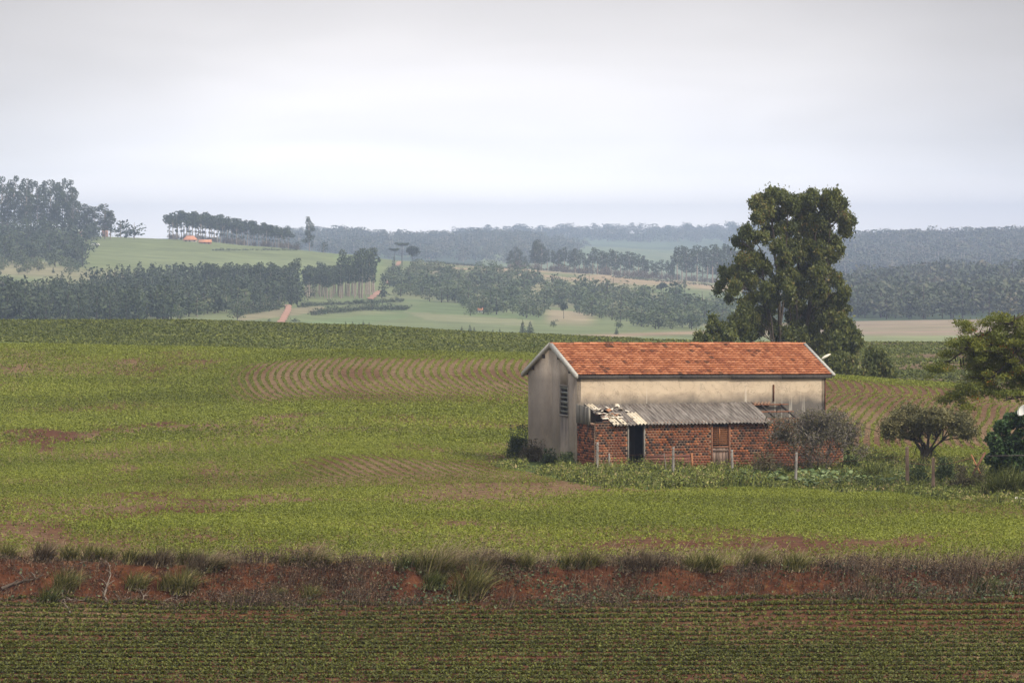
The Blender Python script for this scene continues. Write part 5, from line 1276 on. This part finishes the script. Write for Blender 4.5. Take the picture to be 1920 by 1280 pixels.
M_FLAM = leaf_mat('flame_tree_leaf', [(0, (.045, .055, .012)), (.4, (.10, .12, .018)), (.8, (.17, .18, .026)), (.97, (.26, .24, .045)), (1, (.5, .10, .03))], trans=.3, nscale=1.2)
def flame_tree():
    Y = 170.; base = on(2075, Y); s = Y / F; root = thing('flame_tree', 'yellow green spreading tree reaching in at the right edge with bare dark branches', 'tree', base)
    rs = np.random.default_rng(9); W = lambda px, py, dy=0: np.array(at(px, py, Y)) + np.array([0, dy, 0]) - np.array(base)
    mb = MB(); mb.tube([(0, 0, -.3), W(2070, 860), W(2060, 780)], [.3, .26, .22], 8)
    limbs = [[(2060, 780), (1990, 735), (1935, 690), (1900, 690)], [(2060, 780), (1980, 720), (1900, 665), (1870, 700), (1840, 728)], [(2060, 780), (1990, 690), (1940, 645), (1880, 650), (1830, 640), (1795, 665)], [(2060, 760), (2000, 650), (1940, 610), (1890, 605)], [(1935, 690), (1900, 640), (1860, 625), (1800, 640)], [(1900, 665), (1865, 660), (1810, 650), (1770, 690)], [(2060, 770), (2010, 740), (1920, 745), (1880, 750)], [(1900, 665), (1905, 620), (1900, 590)]]
    ends = []
    for i, l in enumerate(limbs):
        P = [W(x, y, rs.uniform(-.8, .8) if k else 0) for k, (x, y) in enumerate(l)]; mb.tube(P, np.linspace(.13 if i < 4 else .07, .025, len(P)), 6)
        for a, b in zip(P[:-1], P[1:]):
            for k in range(5):
                t = rs.random(); o = a*(1-t) + b*t; e = o + rs.normal(size=3) * np.array([.45, .5, .25]) + np.array([-.15, 0, .12]); mb.tube([o, (o+e)/2 + rs.normal(size=3)*.06, e], [.03, .02, .01], 4); ends.append(e)
    mb.build('branches', M_BARK, root)
    pads = [(1788,638),(1770,662),(1800,610),(1822,618),(1835,640),(1812,640),(1850,600),(1862,625),(1880,612),(1885,595),(1905,600),(1915,625),(1900,640),(1880,655),(1860,660),(1840,665),(1910,665),(1890,680),(1860,690),(1845,700),(1830,715),(1805,722),(1800,745),(1825,740),(1855,720),(1880,705),(1905,700),(1918,690),(1750,688),(1765,685),(1870,735),(1900,730),(1790,740),(1920,600),(1928,640),(1940,620),(1950,660),(1960,700),(1940,720),(1980,640),(2000,680),(1990,730),(2030,660),(2050,700),(1965,600),(2010,620),(1775,750),(1815,760),(1876,640)]
    bl = []
    for px, py in pads:
        for k in range(3):
            c = W(px + rs.uniform(-9, 9), py + rs.uniform(-7, 7), rs.uniform(-1.2, 1.2)); bl.append((*c, .38*rs.uniform(.6, 1.2), .4, .15))
    for k in range(70):
        px, py = rs.uniform(1815, 2060), rs.uniform(612, 735)
        if py < 612 + (1880 - px) * .5: continue
        c = W(px, py, rs.uniform(.2, 2.2)); bl.append((*c, .5, .5, .3))
    for e in ends[::2]: bl.append((*e, .25, .25, .1))
    p, v = blob_points(bl, 85000, rs, .1); p = p + rs.normal(size=p.shape) * np.array([.12, .12, .05]) * (rs.random(len(p)) < .6)[:, None]; V, q, vv = leaves(p, rs.uniform(.035, .07, len(p)), v=v, rng=rs, up=1.0, aspect=1.6)
    mesh_obj('crown', V, q, M_FLAM, root, {'v': vv})
    # hanging seed pods
    mb = MB()
    for px, py in ((1801, 672), (1791, 662), (1806, 668), (1782, 655), (1826, 655)):
        c = W(px, py); mb.tube([c, c + np.array([.01, 0, -.2]), c + np.array([.04, 0, -.38])], [.02, .03, .012], 4)
    mb.build('seed_pods', M_DARK, root)
flame_tree()

M_DKLEAF = leaf_mat('dark_hedge_leaf', [(0, (.008, .018, .007)), (.4, (.02, .045, .012)), (.75, (.045, .085, .02)), (1, (.10, .16, .045))], trans=.15, nscale=1.5)
def dark_bush():
    b = on(1895, 180.); s = b.y / F; root = thing('dark_bush', 'big dark leafy bush at the right edge below the satellite dish', 'bush', b)
    rs = np.random.default_rng(3); bl = []
    for px, py, r in ((1862,822,16),(1880,800,18),(1900,790,20),(1922,785,22),(1870,840,16),(1895,830,22),(1920,825,26),(1860,860,14),(1880,870,18),(1905,865,24),(1930,860,26),(1950,820,26),(1955,860,26),(1890,850,24),(1872,885,16),(1900,890,20),(1925,895,22)):
        p = at(px, py, b.y); bl.append((p.x - b.x, rs.uniform(-.3, .5), p.z - b.z, r*s, r*s, r*s*.85))
    p, v = blob_points(bl, 11000, rs, .55); V, q, vv = leaves(p, rs.uniform(.08, .16, len(p)), v=v, rng=rs, up=.6, aspect=1.4)
    mesh_obj('foliage', V, q, M_DKLEAF, root, {'v': vv})
    mb = MB(); mb.tube([(0, 0, -.2), (.05, 0, .8), (0, .1, 1.6)], [.08, .06, .03], 6); mb.tube([(.3, 0, -.2), (.4, 0, .9), (.8, .1, 1.5)], [.07, .05, .03], 6); mb.build('stems', M_BARK, root)
dark_bush()
def small_bush(name, label, px, Y, wpx, hpx, n, mat, lsz=.07, seed=1, dy=0):
    b = on(px, Y); s = b.y / F; root = thing(name, label, 'bush', b); rs = np.random.default_rng(seed); bl = []
    for k in range(12):
        x = rs.uniform(-.5, .5); h = (1 - (2*x)**2 * .7); bl.append((x*wpx*s*.8, rs.uniform(-.35, .35)*wpx*s, rs.uniform(.2, .75)*hpx*s*h, wpx*s*.17, wpx*s*.17, hpx*s*.2))
    p, v = blob_points(bl, n, rs, .1); p = p + rs.normal(size=p.shape) * np.array([.14, .14, .12]) * np.where(rs.random(len(p)) < .4, 1, .3)[:, None]; sp_ = rs.integers(0, 9, len(p)); tall = sp_ == 0; hx = rs.uniform(-.4, .4, 14)[rs.integers(0, 14, len(p))] * wpx * s; p[tall, 0] = hx[tall] + rs.normal(size=tall.sum()) * .03; p[tall, 2] = rs.uniform(.3, 1.25, tall.sum()) * hpx * s; V, q, vv = leaves(p, lsz * rs.uniform(.6, 1.3, len(p)), v=v, rng=rs, up=.4); mesh_obj('foliage', V, q, mat, root, {'v': vv})
    mb = MB()
    for k in range(7):
        b_ = bl[k]; mb.tube([(b_[0]*.2, b_[1]*.2, -.1), (b_[0]*.7, b_[1]*.7, b_[2]*.6), (b_[0], b_[1], b_[2] + hpx*s*.2)], [.02, .015, .006], 4)
    mb.build('stems', M_TWIG, root)
M_BUSHD = leaf_mat('dark_green_bush_leaf', [(0, (.015, .025, .01)), (.5, (.04, .06, .018)), (1, (.10, .12, .035))], trans=.2, nscale=1.4)
M_BUSHB = leaf_mat('brown_bush_leaf', [(0, (.03, .026, .015)), (.5, (.075, .06, .032)), (1, (.14, .12, .05))], trans=.2, nscale=1.4)
small_bush('wall_bush', 'dark straggly bush at the back left corner of the barn', 972, 199.5, 42, 52, 5200, M_BUSHD, .06, 1)
small_bush('wall_bush', 'brown weedy bush just left of the barn gable', 1000, 196.5, 50, 34, 4200, M_BUSHB, .055, 2)
small_bush('wall_bush', 'small dark green bush at the foot of the gable wall', 1030, 193.0, 26, 26, 2200, M_BUSHD, .06, 3)
small_bush('wall_bush', 'rounded green bush at the near corner of the gable wall', 1062, 190.5, 30, 24, 2600, M_BUSHD, .065, 4)
small_bush('wall_bush', 'tangled brown bush before the brick wall under the dry shrub left side', 1432, 183.5, 52, 38, 5200, M_BUSHB, .055, 5)
small_bush('wall_bush', 'dark green bush at the right end of the brick wall', 1596, 190.5, 34, 34, 3400, M_BUSHD, .06, 6)
small_bush('yard_bush', 'leafy bush left of the short fence post under the umbrella tree', 1722, 177.0, 44, 34, 4200, M_BUSHD, .065, 7)
small_bush('yard_bush', 'dark bush right of the short fence post near the crossed boards', 1775, 177.0, 50, 42, 5200, M_BUSHD, .065, 8)
small_bush('yard_bush', 'low brown green bush below the crossed boards', 1822, 172.0, 70, 38, 6500, M_BUSHB, .06, 9)
small_bush('yard_bush', 'tiny bright bush on the trunk side of the umbrella tree', 1750, 199.0, 12, 22, 700, M_BUSH, .06, 10)

# ------------------------------------------------------------------ weeds, squash patch
M_WEED = leaf_mat('weed_blade', [(0, (.035, .04, .010)), (.3, (.08, .095, .022)), (.6, (.17, .20, .035)), (.85, (.27, .28, .06)), (1, (.34, .26, .12))], trans=.3, nscale=.45, namt=1.0)
def weeds():
    n = 150000; Y = R.uniform(148, 206, n); x = R.uniform(-1, 34, n); m = weedy(x, Y) > 0
    px = 960 + F*x/Y
    m &= ~((px > 985) & (px < 1590) & (Y > 192.0 + (x - 3.1) * .344 - 2.9)) ; x, Y = x[m], Y[m]; px = px[m]
    dens = np.clip(fnoise(x * .7, Y * .35, 51, 3) * 2.2 - .55, .08, 1); k = R.random(len(x)) < dens * .95; x, Y, px = x[k], Y[k], px[k]
    z = gz(x, Y); h = R.uniform(.16, .55, len(x)) * (.1 + 1.9 * fnoise(x * .9, Y * .6, 52, 3) ** 1.3); near = sstep(930, 1080, px)
    V, q, v = blades(np.stack([x, Y, z], 1), h * (.6 + .5 * near), .03, (.15, 0, 0), .55, .6, 3)
    c = np.repeat(np.stack([x, Y, z], 1), 3, 0) + R.normal(size=(len(x)*3, 3)) * np.array([.1, .1, 0]); c[:, 2] += np.repeat(h, 3) * R.uniform(.2, .9, len(c))
    keep = R.random(len(c)) < .8; V2, q2, v2 = leaves(c[keep], R.uniform(.05, .10, keep.sum()), up=.6)
    o = mesh_obj('weeds', np.concatenate([V, V2]), np.concatenate([q, q2 + len(V)]), M_WEED, None, {'v': np.concatenate([v, v2])}); tag(o, 'rough green grass and weeds growing around the barn', 'weeds', kind='stuff'); print('weeds', len(x))
weeds()
M_SQ = leaf_mat('squash_leaf', [(0, (.035, .055, .014)), (.5, (.095, .14, .04)), (1, (.23, .28, .12))], trans=.2, nscale=.8)
def squash():
    P = []
    for (a, b, c, d, n) in ((1495, 1690, 892, 916, 620), (1385, 1475, 892, 912, 240), (1660, 1700, 900, 915, 60)):
        for k in range(n):
            h = hit(random.uniform(a, b), random.uniform(c, d), 150, 200); P.append((h.x, h.y, h.z + random.uniform(.12, .38)))
    P = np.array(P); V = []; Q = []; A = []
    for i, p in enumerate(P):
        r = random.uniform(.08, .17); M = Matrix.Rotation(random.uniform(0, 6.28), 4, 'Z') @ Matrix.Rotation(random.uniform(-.6, .6), 4, 'X') ; n = 8
        o = len(V); V.append(tuple(p + np.array([0, 0, -.03])))
        for k in range(n):
            t = k / n * 6.283; rr = r * (1 + .12 * math.cos(5 * t)); w = M @ Vector((rr*math.cos(t), rr*math.sin(t), .03*math.sin(2*t))); V.append(tuple(p + np.array(w)))
        for k in range(0, n, 2): Q.append((o, o+1+k, o+1+(k+1) % n, o+1+(k+2) % n))
        A += [random.random()] * (n + 1)
    o = mesh_obj('squash_patch', V, np.array(Q), M_SQ, None, {'v': np.array(A)}); tag(o, 'broad leaved squash plants creeping in front of the barn fence', 'plants', kind='stuff')
squash()

def tussock(name, label, b, h, w, n, mat, lean=(.35, 0, 0), bw=.02, seed=0, spread=.6, group=None, curve=.6):
    rs = np.random.default_rng(seed); root = thing(name, label, 'grass clump', b, group)
    base = np.stack([rs.normal(size=n) * w * .22, rs.normal(size=n) * w * .16, np.full(n, -.05)], 1)
    hh = h * rs.uniform(.45, 1.1, n); V, q, v = blades(base, hh, bw, lean, spread, curve, 4, rng=rs)
    mesh_obj('blades', V, q, mat, root, {'v': v})
    V, q, v = blades(base[:n // 6] * 1.3, hh[:n // 6] * .5, bw, (.2, 0, 0), 1.2, .8, 3, rng=rs); mesh_obj('dead_blades', V, q, M_STRAW, root, {'v': v})
    return root
M_STRAW = leaf_mat('straw_blade', [(0, (.13, .09, .05)), (.5, (.27, .20, .11)), (1, (.45, .36, .23))], trans=.2, nscale=1)
M_TUS = leaf_mat('tussock_blade', [(0, (.045, .045, .012)), (.4, (.11, .11, .025)), (.75, (.20, .19, .05)), (1, (.40, .33, .15))], trans=.3, nscale=1.3)
M_TUSB = leaf_mat('brown_tussock_blade', [(0, (.05, .035, .02)), (.5, (.12, .085, .05)), (1, (.24, .19, .11))], trans=.2, nscale=1.3)
M_TUSD = leaf_mat('dark_tussock_blade', [(0, (.03, .034, .008)), (.5, (.08, .092, .018)), (.85, (.16, .18, .045)), (1, (.28, .28, .11))], trans=.25, nscale=1.3)
b = hit(1642, 904, 160, 200); tussock('grass_tussock', 'large dark green arching grass tussock right of the barn', b, 1.25, 1.1, 900, M_TUSD, (.35, 0, 0), .035, 1, 1.1, None, 1.0)
b = hit(1893, 934, 155, 200); tussock('grass_tussock', 'tall pale tipped grass tussock at the right edge of the yard', b, 1.7, 2.0, 1300, M_TUSD, (.25, 0, 0), .04, 2, .95, None, .9)

# ------------------------------------------------------------------ fence, panel, boards, dish, rubbish
M_POSTB = plain_mat('brown_post', (.14, .085, .06), (.26, .18, .13), 4, .9, (6, 6, .6), .3)
def fence():
    L_ = [(1119, 886, 829, 6), (1142, 886, 850, 5), (1262, 892, 838, 6), (1374, 896, 843, 6), (1492, 908, 848, 6), (1703, 914, 837, 8), (1751, 919, 858, 7)]
    b0 = hit(1119, 886, 150, 200); root = thing('wire_fence', 'old wire fence of grey weathered posts in front of the barn', 'fence', b0); tops = []
    for i, (px, base, top, w) in enumerate(L_):
        b = hit(px, base, 150, 200); b.y = min(b.y, 187.5 if i < 3 else 189); b = on(px, b.y); h = (rowof(b.x, b.y)[0] - top) / F * b.y; r = w / F * b.y / 2
        q = b - b0; mb = MB(); dx = random.uniform(-.03, .03)
        mb.tube([(q.x, q.y, q.z - .3), (q.x + dx, q.y, q.z + h*.5), (q.x + dx*1.5, q.y, q.z + h)], [r, r*.95, r*.85], 6)
        mb.build('post', M_WOODG if i not in (5, 6) else M_POSTB, root); tops.append(Vector((q.x + dx, q.y - r, q.z + h)))
    for f in (.9, .55):
        for a, b in zip(tops[:-1], tops[1:]):
            p0, p1 = a.copy(), b.copy(); p0.z -= (1 - f) * .9; p1.z -= (1 - f) * .9
            pts = [p0.lerp(p1, k / 8) - Vector((0, 0, .10 * math.sin(math.pi * k / 8))) for k in range(9)]
            mb = MB(); mb.tube([tuple(p) for p in pts], [.006]*9, 4); mb.build('wire', M_RUST, root)
fence()
def stick():
    b = on(1249, 187.); root = thing('leaning_stick', 'thin leaning stick left of the grey post before the red panel', 'stick', b)
    mb = MB(); mb.tube([(0.02, 0, -.2), (-.03, .02, .4), (-.09, .05, .85)], [.025, .022, .018], 5); mb.build('stem', M_WOODG, root)
stick()
def panel():
    u0, u1 = solve_u(1209, -2.7), solve_u(1300, -2.7); p = BM @ Vector((u0, -2.78, -.05)); root = thing('leaning_gate', 'low red brown gate of horizontal boards leaning on the brick wall', 'gate', p, None, TH)
    W = u1 - u0; mb = MB(); z = 0
    for i in range(6):
        h = .135; M = Matrix.Rotation(-.12, 4, 'X'); mb.box((0, -.012 + (i % 2)*.005, z), (W - .1, .014, z + h - .012), a=random.random(), M=M); z += h
    mb.build('boards', plain_mat('panel_board', (.14, .055, .038), (.24, .11, .08), 3, .9, (.6, 6, 6), .3, True), root)
    mb = MB(); mb.box((W - .12, -.05, -.1), (W - .03, -.014, z + .06), M=Matrix.Rotation(-.12, 4, 'X')); mb.build('end_post', M_WOODO, root)
panel()
def plank(name, label, p, q, w, mat):
    root = thing(name, label, 'board', p); mb = MB(); d = q - p; mb.bar((0, 0, 0), tuple(d), w, .04); mb.build('plank', mat, root)
plank('crossed_board', 'longer orange brown board of the leaning cross at the right', at(1850, 910, 177), at(1822, 852, 177.2), .13, M_WOODO)
plank('crossed_board', 'shorter dark red board of the leaning cross at the right', at(1825, 889, 176.9), at(1848, 848, 177.1), .15, M_WOODR)
plank('board', 'dark horizontal board lying across the dark bush at the right edge', at(1850, 855, 178.9), at(1945, 853, 179.2), .12, M_WOODD)
def yard_wire():
    a, b = at(1703, 868, 176), at(1846, 850, 178); root = thing('sagging_wire', 'slack wire running from the brown post to the crossed boards', 'wire', a)
    P = [tuple((a.lerp(b, k / 10) - a) - Vector((0, 0, .25 * math.sin(math.pi * k / 10)))) for k in range(11)]
    mb = MB(); mb.tube(P, [.012]*11, 4); mb.build('strand', M_RUST, root)
yard_wire()
def dish():
    Y = 176.; c = at(1920, 771, Y); b = on(1930, Y); root = thing('satellite_dish', 'white satellite dish on a pole at the right edge above the dark bush', 'satellite dish', b)
    mb = MB(); mb.tube([(0, 0, -.3), (0, 0, c.z - b.z - .05)], [.03, .03], 6); mb.build('pole', M_WOODG, root)
    D_ = Vector((-.55, -.5, .55)).normalized(); M = D_.to_track_quat('Z', 'Y').to_matrix().to_4x4(); M.translation = c - b; V = []; n = 20; m = 6
    for s in (0, 1):
        for i in range(m + 1):
            r = .27 * i / m
            for j in range(n): t = j / n * 6.2832; V.append(tuple(M @ Vector((r*math.cos(t), r*1.1*math.sin(t), .45*r*r/.36 - .012*s))))
    q = [[s*(m+1)*n + i*n + j, s*(m+1)*n + i*n + (j+1) % n, s*(m+1)*n + (i+1)*n + (j+1) % n, s*(m+1)*n + (i+1)*n + j] for s in (0, 1) for i in range(m) for j in range(n)]
    q += [[m*n + j, m*n + (j+1) % n, (m+1)*n + m*n + (j+1) % n, (m+1)*n + m*n + j] for j in range(n)]
    mesh_obj('reflector', V, np.array(q), M_WHITE, root, None, True)
    mb = MB(); e = M @ Vector((0, 0, .42)); s_ = M @ Vector((0, -.36, .15)); mb.tube([tuple(s_), tuple(e)], [.012, .012], 4); mb.build('feed_arm', M_WOODG, root)
dish()
def lump(name, label, cat, p, w, h, mat, seed):
    rs = np.random.default_rng(seed); root = thing(name, label, cat, p); V = []; n, m = 14, 7
    for i in range(m + 1):
        a = math.pi / 2 * i / m
        for j in range(n):
            t = j / n * 6.283; r = math.cos(a) * (1 + .18 * math.sin(3*t + seed) + .10 * rs.normal()); V.append((w/2*r*math.cos(t), w*.35*r*math.sin(t), h*math.sin(a)*(1 + .12*math.cos(2*t)) - .05))
    q = [[i*n + j, i*n + (j+1) % n, (i+1)*n + (j+1) % n, (i+1)*n + j] for i in range(m) for j in range(n)]
    mesh_obj('bundle', V, np.array(q), mat, root)
M_PINK = plain_mat('pale_pink_sacking', (.52, .30, .21), (.75, .60, .50), 5, .8)
lump('pale_sack', 'pale pinkish sack lying in the grass right of the dark tussock', 'sack', hit(1675, 871, 150, 215), .52, .26, M_PINK, 1)
lump('plastic_sheet', 'crumpled white plastic sheet at the right edge under the tall tussock', 'rubbish', hit(1912, 941, 150, 215), .7, .24, plain_mat('dirty_plastic', (.42, .36, .32), (.62, .57, .52), 6, .7), 2)
lump('white_litter', 'small white scrap on the field edge above the bank at the right', 'litter', hit(1814, 1034, 120, 160), .10, .06, M_WHITE, 3)
lump('white_litter', 'white scrap at the foot of the bank at the right', 'litter', hit(1848, 1121, 100, 125), .09, .05, M_WHITE, 4)

# ------------------------------------------------------------------ the earth bank
def bank():
    g = 'grass tussocks along the earth bank'
    L_ = [(8, 1046, 44, 40, 'g', 'green tussock on the bank top at the left frame edge'), (78, 1052, 58, 40, 'b', 'brown dry tussock on the bank top, first right of the left edge'), (125, 1050, 44, 34, 'g', 'olive tussock right of the first brown one on the bank top'), (168, 1052, 48, 38, 'g', 'left of two green tussocks close together on the bank top'), (196, 1052, 44, 34, 'g', 'right of two green tussocks close together on the bank top'),
          (242, 1056, 44, 34, 'g', 'dark green tussock above the upright dead branch'), (268, 1058, 36, 26, 'b', 'small brown tussock beside the dark green one'), (299, 1060, 54, 46, 'b', 'wide brown tussock in the left part of the bank top'), (345, 1058, 52, 44, 'g', 'leafy green tussock right of the wide brown one'), (370, 1072, 54, 46, 'b', 'brown green tussock spilling over the bank edge'), (394, 1070, 44, 30, 't', 'straw tipped tussock after the spilling one'),
          (533, 1058, 30, 26, 'g', 'small isolated green tussock on the bank top'), (578, 1060, 46, 52, 't', 'wide straw tipped tussock left of the bare bank stretch'), (601, 1060, 36, 26, 'g', 'small green tussock beside the wide straw tipped one'), (758, 1066, 40, 38, 'd', 'dark low tussock before the tall pale grass'), (792, 1072, 58, 50, 'g', 'green tussock behind the tall leaning pale grass'), (815, 1080, 82, 56, 't', 'tall pale grass leaning right over the bank centre'),
          (905, 1066, 40, 34, 't', 'thin pale tussock between the centre grass and the green pair'), (948, 1066, 46, 34, 'b', 'brown stalky tussock left of a green pair member'), (980, 1066, 48, 36, 'g', 'yellow green tussock right of the brown stalky one'), (1062, 1064, 38, 32, 'g', 'small rounded tussock at mid bank'), (1103, 1064, 50, 44, 'g', 'full green tussock with straw tips at mid bank'), (1180, 1068, 40, 50, 'b', 'brown tussock mid bank toward the right'), (1215, 1066, 46, 40, 'b', 'second brown tussock mid bank toward the right'),
          (1298, 1066, 44, 40, 'g', 'green tussock at the start of the right red slope'), (1330, 1070, 50, 44, 'g', 'dark green spilling tussock at the right red slope'), (1400, 1066, 56, 52, 't', 'large straw tipped tussock above the right red slope'), (1420, 1068, 44, 44, 'g', 'deep green tussock beside the large straw tipped one'), (1492, 1068, 48, 50, 'g', 'bright green tussock where the right weeds begin'),
          (115, 1108, 62, 50, 'g', 'big green tussock hanging on the left bank face'), (86, 1131, 44, 34, 'd', 'dark tussock at the bank foot below the big left one'), (252, 1104, 50, 40, 'g', 'tussock on the bank face right of the upright dead branch'), (312, 1104, 46, 34, 'g', 'left half of the twin tussocks on the bank face'), (340, 1112, 70, 44, 'g', 'taller right half of the twin tussocks on the bank face'), (578, 1126, 46, 30, 'g', 'spiky tussock low on the bank face'), (514, 1122, 34, 24, 'g', 'small green tuft low on the bank face'), (447, 1130, 26, 24, 'g', 'tiny tuft at the bank foot'),
          (878, 1120, 92, 70, 'g', 'biggest round tussock on the centre bank face'), (812, 1102, 46, 44, 'd', 'dim green tussock left of the biggest one'), (1636, 1098, 30, 44, 'g', 'low bright clump on the right bank face'), (1850, 1108, 40, 60, 'd', 'dark clump near the right end of the bank')]
    for i, (px, py, hp, wp, k, lab) in enumerate(L_):
        b = hit(px, py, 117, 126); s = b.y / F; mat = {'g': M_TUS, 'b': M_TUSB, 't': M_TUS, 'd': M_TUSD}[k]
        r = tussock('grass_clump', lab, b, hp*s*.9, wp*s*.9, int(130 + wp*4), mat, (.35 + (.35 if k == 't' else 0), 0, 0), .026, i + 20, .75, g, .7)
        if k == 't':
            rs = np.random.default_rng(i); n = 110; base = np.stack([rs.normal(size=n)*wp*s*.25, rs.normal(size=n)*wp*s*.15, np.full(n, 0.)], 1)
            V, q, v = blades(base, hp*s*rs.uniform(.9, 1.35, n), .014, (.9, 0, 0), .4, .7, 4, rng=rs); mesh_obj('straw_tips', V, q, M_STRAW, r, {'v': v})
    # dry weeds: upright brown stalks
    M_DRY = leaf_mat('dry_weed', [(0, (.025, .016, .010)), (.5, (.075, .048, .030)), (1, (.20, .135, .08))], trans=.1, nscale=1)
    n = 34000; x = R.uniform(-21, 21, n); Y = 119.5 + R.normal(size=n) * 1.15; px = 960 + F*x/Y
    d = np.interp(px, [-300, 0, 200, 390, 430, 640, 760, 800, 880, 930, 1250, 1290, 1500, 1560, 1600, 2300], [.6, .55, .45, .5, .85, .9, .8, .35, .35, .9, .85, .5, .45, .6, 1, 1]) * np.clip(2.6 * fnoise(x * .7, Y * .8, 81, 4) - .55, .05, 1.1)
    top = (Y > 119.8); k = (R.random(n) < d * np.where(top, .9, .75)); x, Y, px = x[k], Y[k], px[k]; z = gz(x, Y)
    h = R.uniform(.12, .48, len(x)) * np.interp(px, [0, 400, 430, 640, 1500, 1560, 2000], [.7, .8, 1.1, 1.1, 1.0, 1.35, 1.35]) * (.1 + 1.9 * fnoise(x * 1.1, Y, 83, 3) ** 1.4)
    V, q, v = blades(np.stack([x, Y, z], 1), h, .016, (.22, 0, 0), .6, .4, 3)
    # side twigs
    m = len(x) * 4; i4 = np.repeat(np.arange(len(x)), 4); c = np.stack([x[i4], Y[i4], z[i4]], 1) + R.normal(size=(m, 3)) * np.array([.05, .05, 0]); c[:, 2] += h[i4] * R.uniform(.3, 1.0, m)
    V2, q2, v2 = leaves(c, R.uniform(.012, .03, m), up=.1, aspect=4)
    o = mesh_obj('dry_weeds', np.concatenate([V, V2]), np.concatenate([q, q2 + len(V)]), M_DRY, None, {'v': np.concatenate([v, v2])}); tag(o, 'brown dried weed stalks covering the earth bank', 'weeds', kind='stuff'); print('dry', len(x))
    # straw grass on the field edge above the bank
    n = 22000; x = R.uniform(-22, 22, n); Y = 121.0 + np.abs(R.normal(size=n)) * 2.2; k = R.random(n) < np.clip(fnoise(x * .35, Y * .3, 85, 3) * 1.8 - .45, .03, 1); x, Y = x[k], Y[k]
    V, q, v = blades(np.stack([x, Y, gz(x, Y)], 1), R.uniform(.08, .30, len(x)), .014, (.45, 0, 0), .5, .6, 3)
    o = mesh_obj('dry_grass', V, q, M_STRAW, None, {'v': v}); tag(o, 'thin straw coloured grass along the top edge of the bank', 'grass', kind='stuff')
    # low green creepers at the foot and on the face
    n = 26000; x = R.uniform(-21, 21, n); Y = 118.9 + R.normal(size=n) * .8; px = 960 + F*x/Y
    d = np.interp(px, [0, 250, 300, 600, 850, 960, 1180, 1240, 1280, 1320, 1500, 1620, 1700, 1800, 2100], [.05, .06, .05, .06, .55, .6, .5, .25, .15, .08, .06, .5, .55, .6, .5]) * np.clip(fnoise(x * 1.1, Y * 1.5, 87, 3) * 2.2 - .5, 0, 1)
    k = R.random(n) < d; x, Y = x[k], Y[k]; c = np.stack([x, Y, gz(x, Y) + R.uniform(.03, .25, len(x))], 1)
    V, q, v = leaves(c, R.uniform(.05, .10, len(c)), up=.8, aspect=1.2)
    o = mesh_obj('creepers', V, q, leaf_mat('creeper_leaf', [(0, (.025, .04, .018)), (.5, (.07, .10, .045)), (1, (.17, .20, .10))], nscale=1), None, {'v': v}); tag(o, 'low green creeping leaves on the bank face', 'plants', kind='stuff')
    # dead branches
    M_DEAD = plain_mat('dead_branch', (.12, .09, .07), (.22, .18, .145), 6, .95); M_DEADD = plain_mat('dark_dead_branch', (.06, .045, .035), (.12, .09, .07), 6, .95)
    for pts, w, lab, m in (([(200, 1128), (194, 1118), (199, 1098), (206, 1078), (204, 1062)], .035, 'upright pale dead branch standing on the left bank face', M_DEAD), ([(130, 1150), (124, 1138), (117, 1122), (115, 1112)], .03, 'thin pale dead branch hanging below the big left tussock', M_DEAD), ([(0, 1104), (20, 1096), (45, 1089), (65, 1086)], .06, 'thick dark fallen branch on the bank at the left edge', M_DEADD), ([(148, 1056), (162, 1052), (176, 1049)], .03, 'short pale stick lying on the bank top', M_DEAD), ([(205, 1130), (222, 1127), (236, 1124)], .03, 'flat pale stick at the foot of the upright branch', M_DEAD), ([(105, 1126), (130, 1125), (156, 1126)], .03, 'long thin stick lying at the left bank foot', M_DEAD), ([(265, 1128), (268, 1118), (262, 1108)], .03, 'small forked dead twig right of the upright branch', M_DEAD), ([(410, 1130), (414, 1121), (416, 1116)], .03, 'short pale twig near the bank foot', M_DEAD), ([(305, 1128), (318, 1122), (330, 1126)], .025, 'bent dead twig below the twin tussocks', M_DEAD)):
        Y0 = hit(*pts[0], 115, 122).y; P = []
        for i, (px, py) in enumerate(pts):
            h = hit(px, py, 115, 122); P.append(at(px, py, h.y - .12))
        b = P[0].copy(); root = thing('dead_branch', lab, 'branch', b, 'dead branches on the bank'); mb = MB(); Q = [tuple(p - b) for p in P]
        mb.tube(Q, np.linspace(w, w*.4, len(Q)), 5)
        for i in range(1, len(Q)):
            for k in range(2):
                o = Vector(Q[i]); e = o + Vector((random.uniform(-.25, .25), random.uniform(-.1, .1), random.uniform(0, .25))); mb.tube([tuple(o), tuple((o+e)/2 + Vector((.02, 0, .02))), tuple(e)], [w*.5, w*.35, w*.15], 4)
        mb.build('limb', m, root)
bank()

# ------------------------------------------------------------------ haze: one closed box of air round camera and scene
def haze():
    m = bpy.data.materials.new('haze'); m.use_nodes = True; nt = m.node_tree; nt.nodes.clear()
    out = nt.nodes.new('ShaderNodeOutputMaterial'); pv = nt.nodes.new('ShaderNodeVolumePrincipled')
    pv.inputs['Color'].default_value = (.50, .60, .84, 1); pv.inputs['Density'].default_value = HAZE_D; pv.inputs['Anisotropy'].default_value = 0.0
    nt.links.new(pv.outputs[0], out.inputs['Volume'])
    mb = MB(); mb.box((-3400, -340, -75), (3400, 9500, 70)); o = mb.build('haze', m); tag(o, 'pale blue haze filling the air of the whole valley', 'haze', kind='stuff')
HAZE_D = .00017
haze()
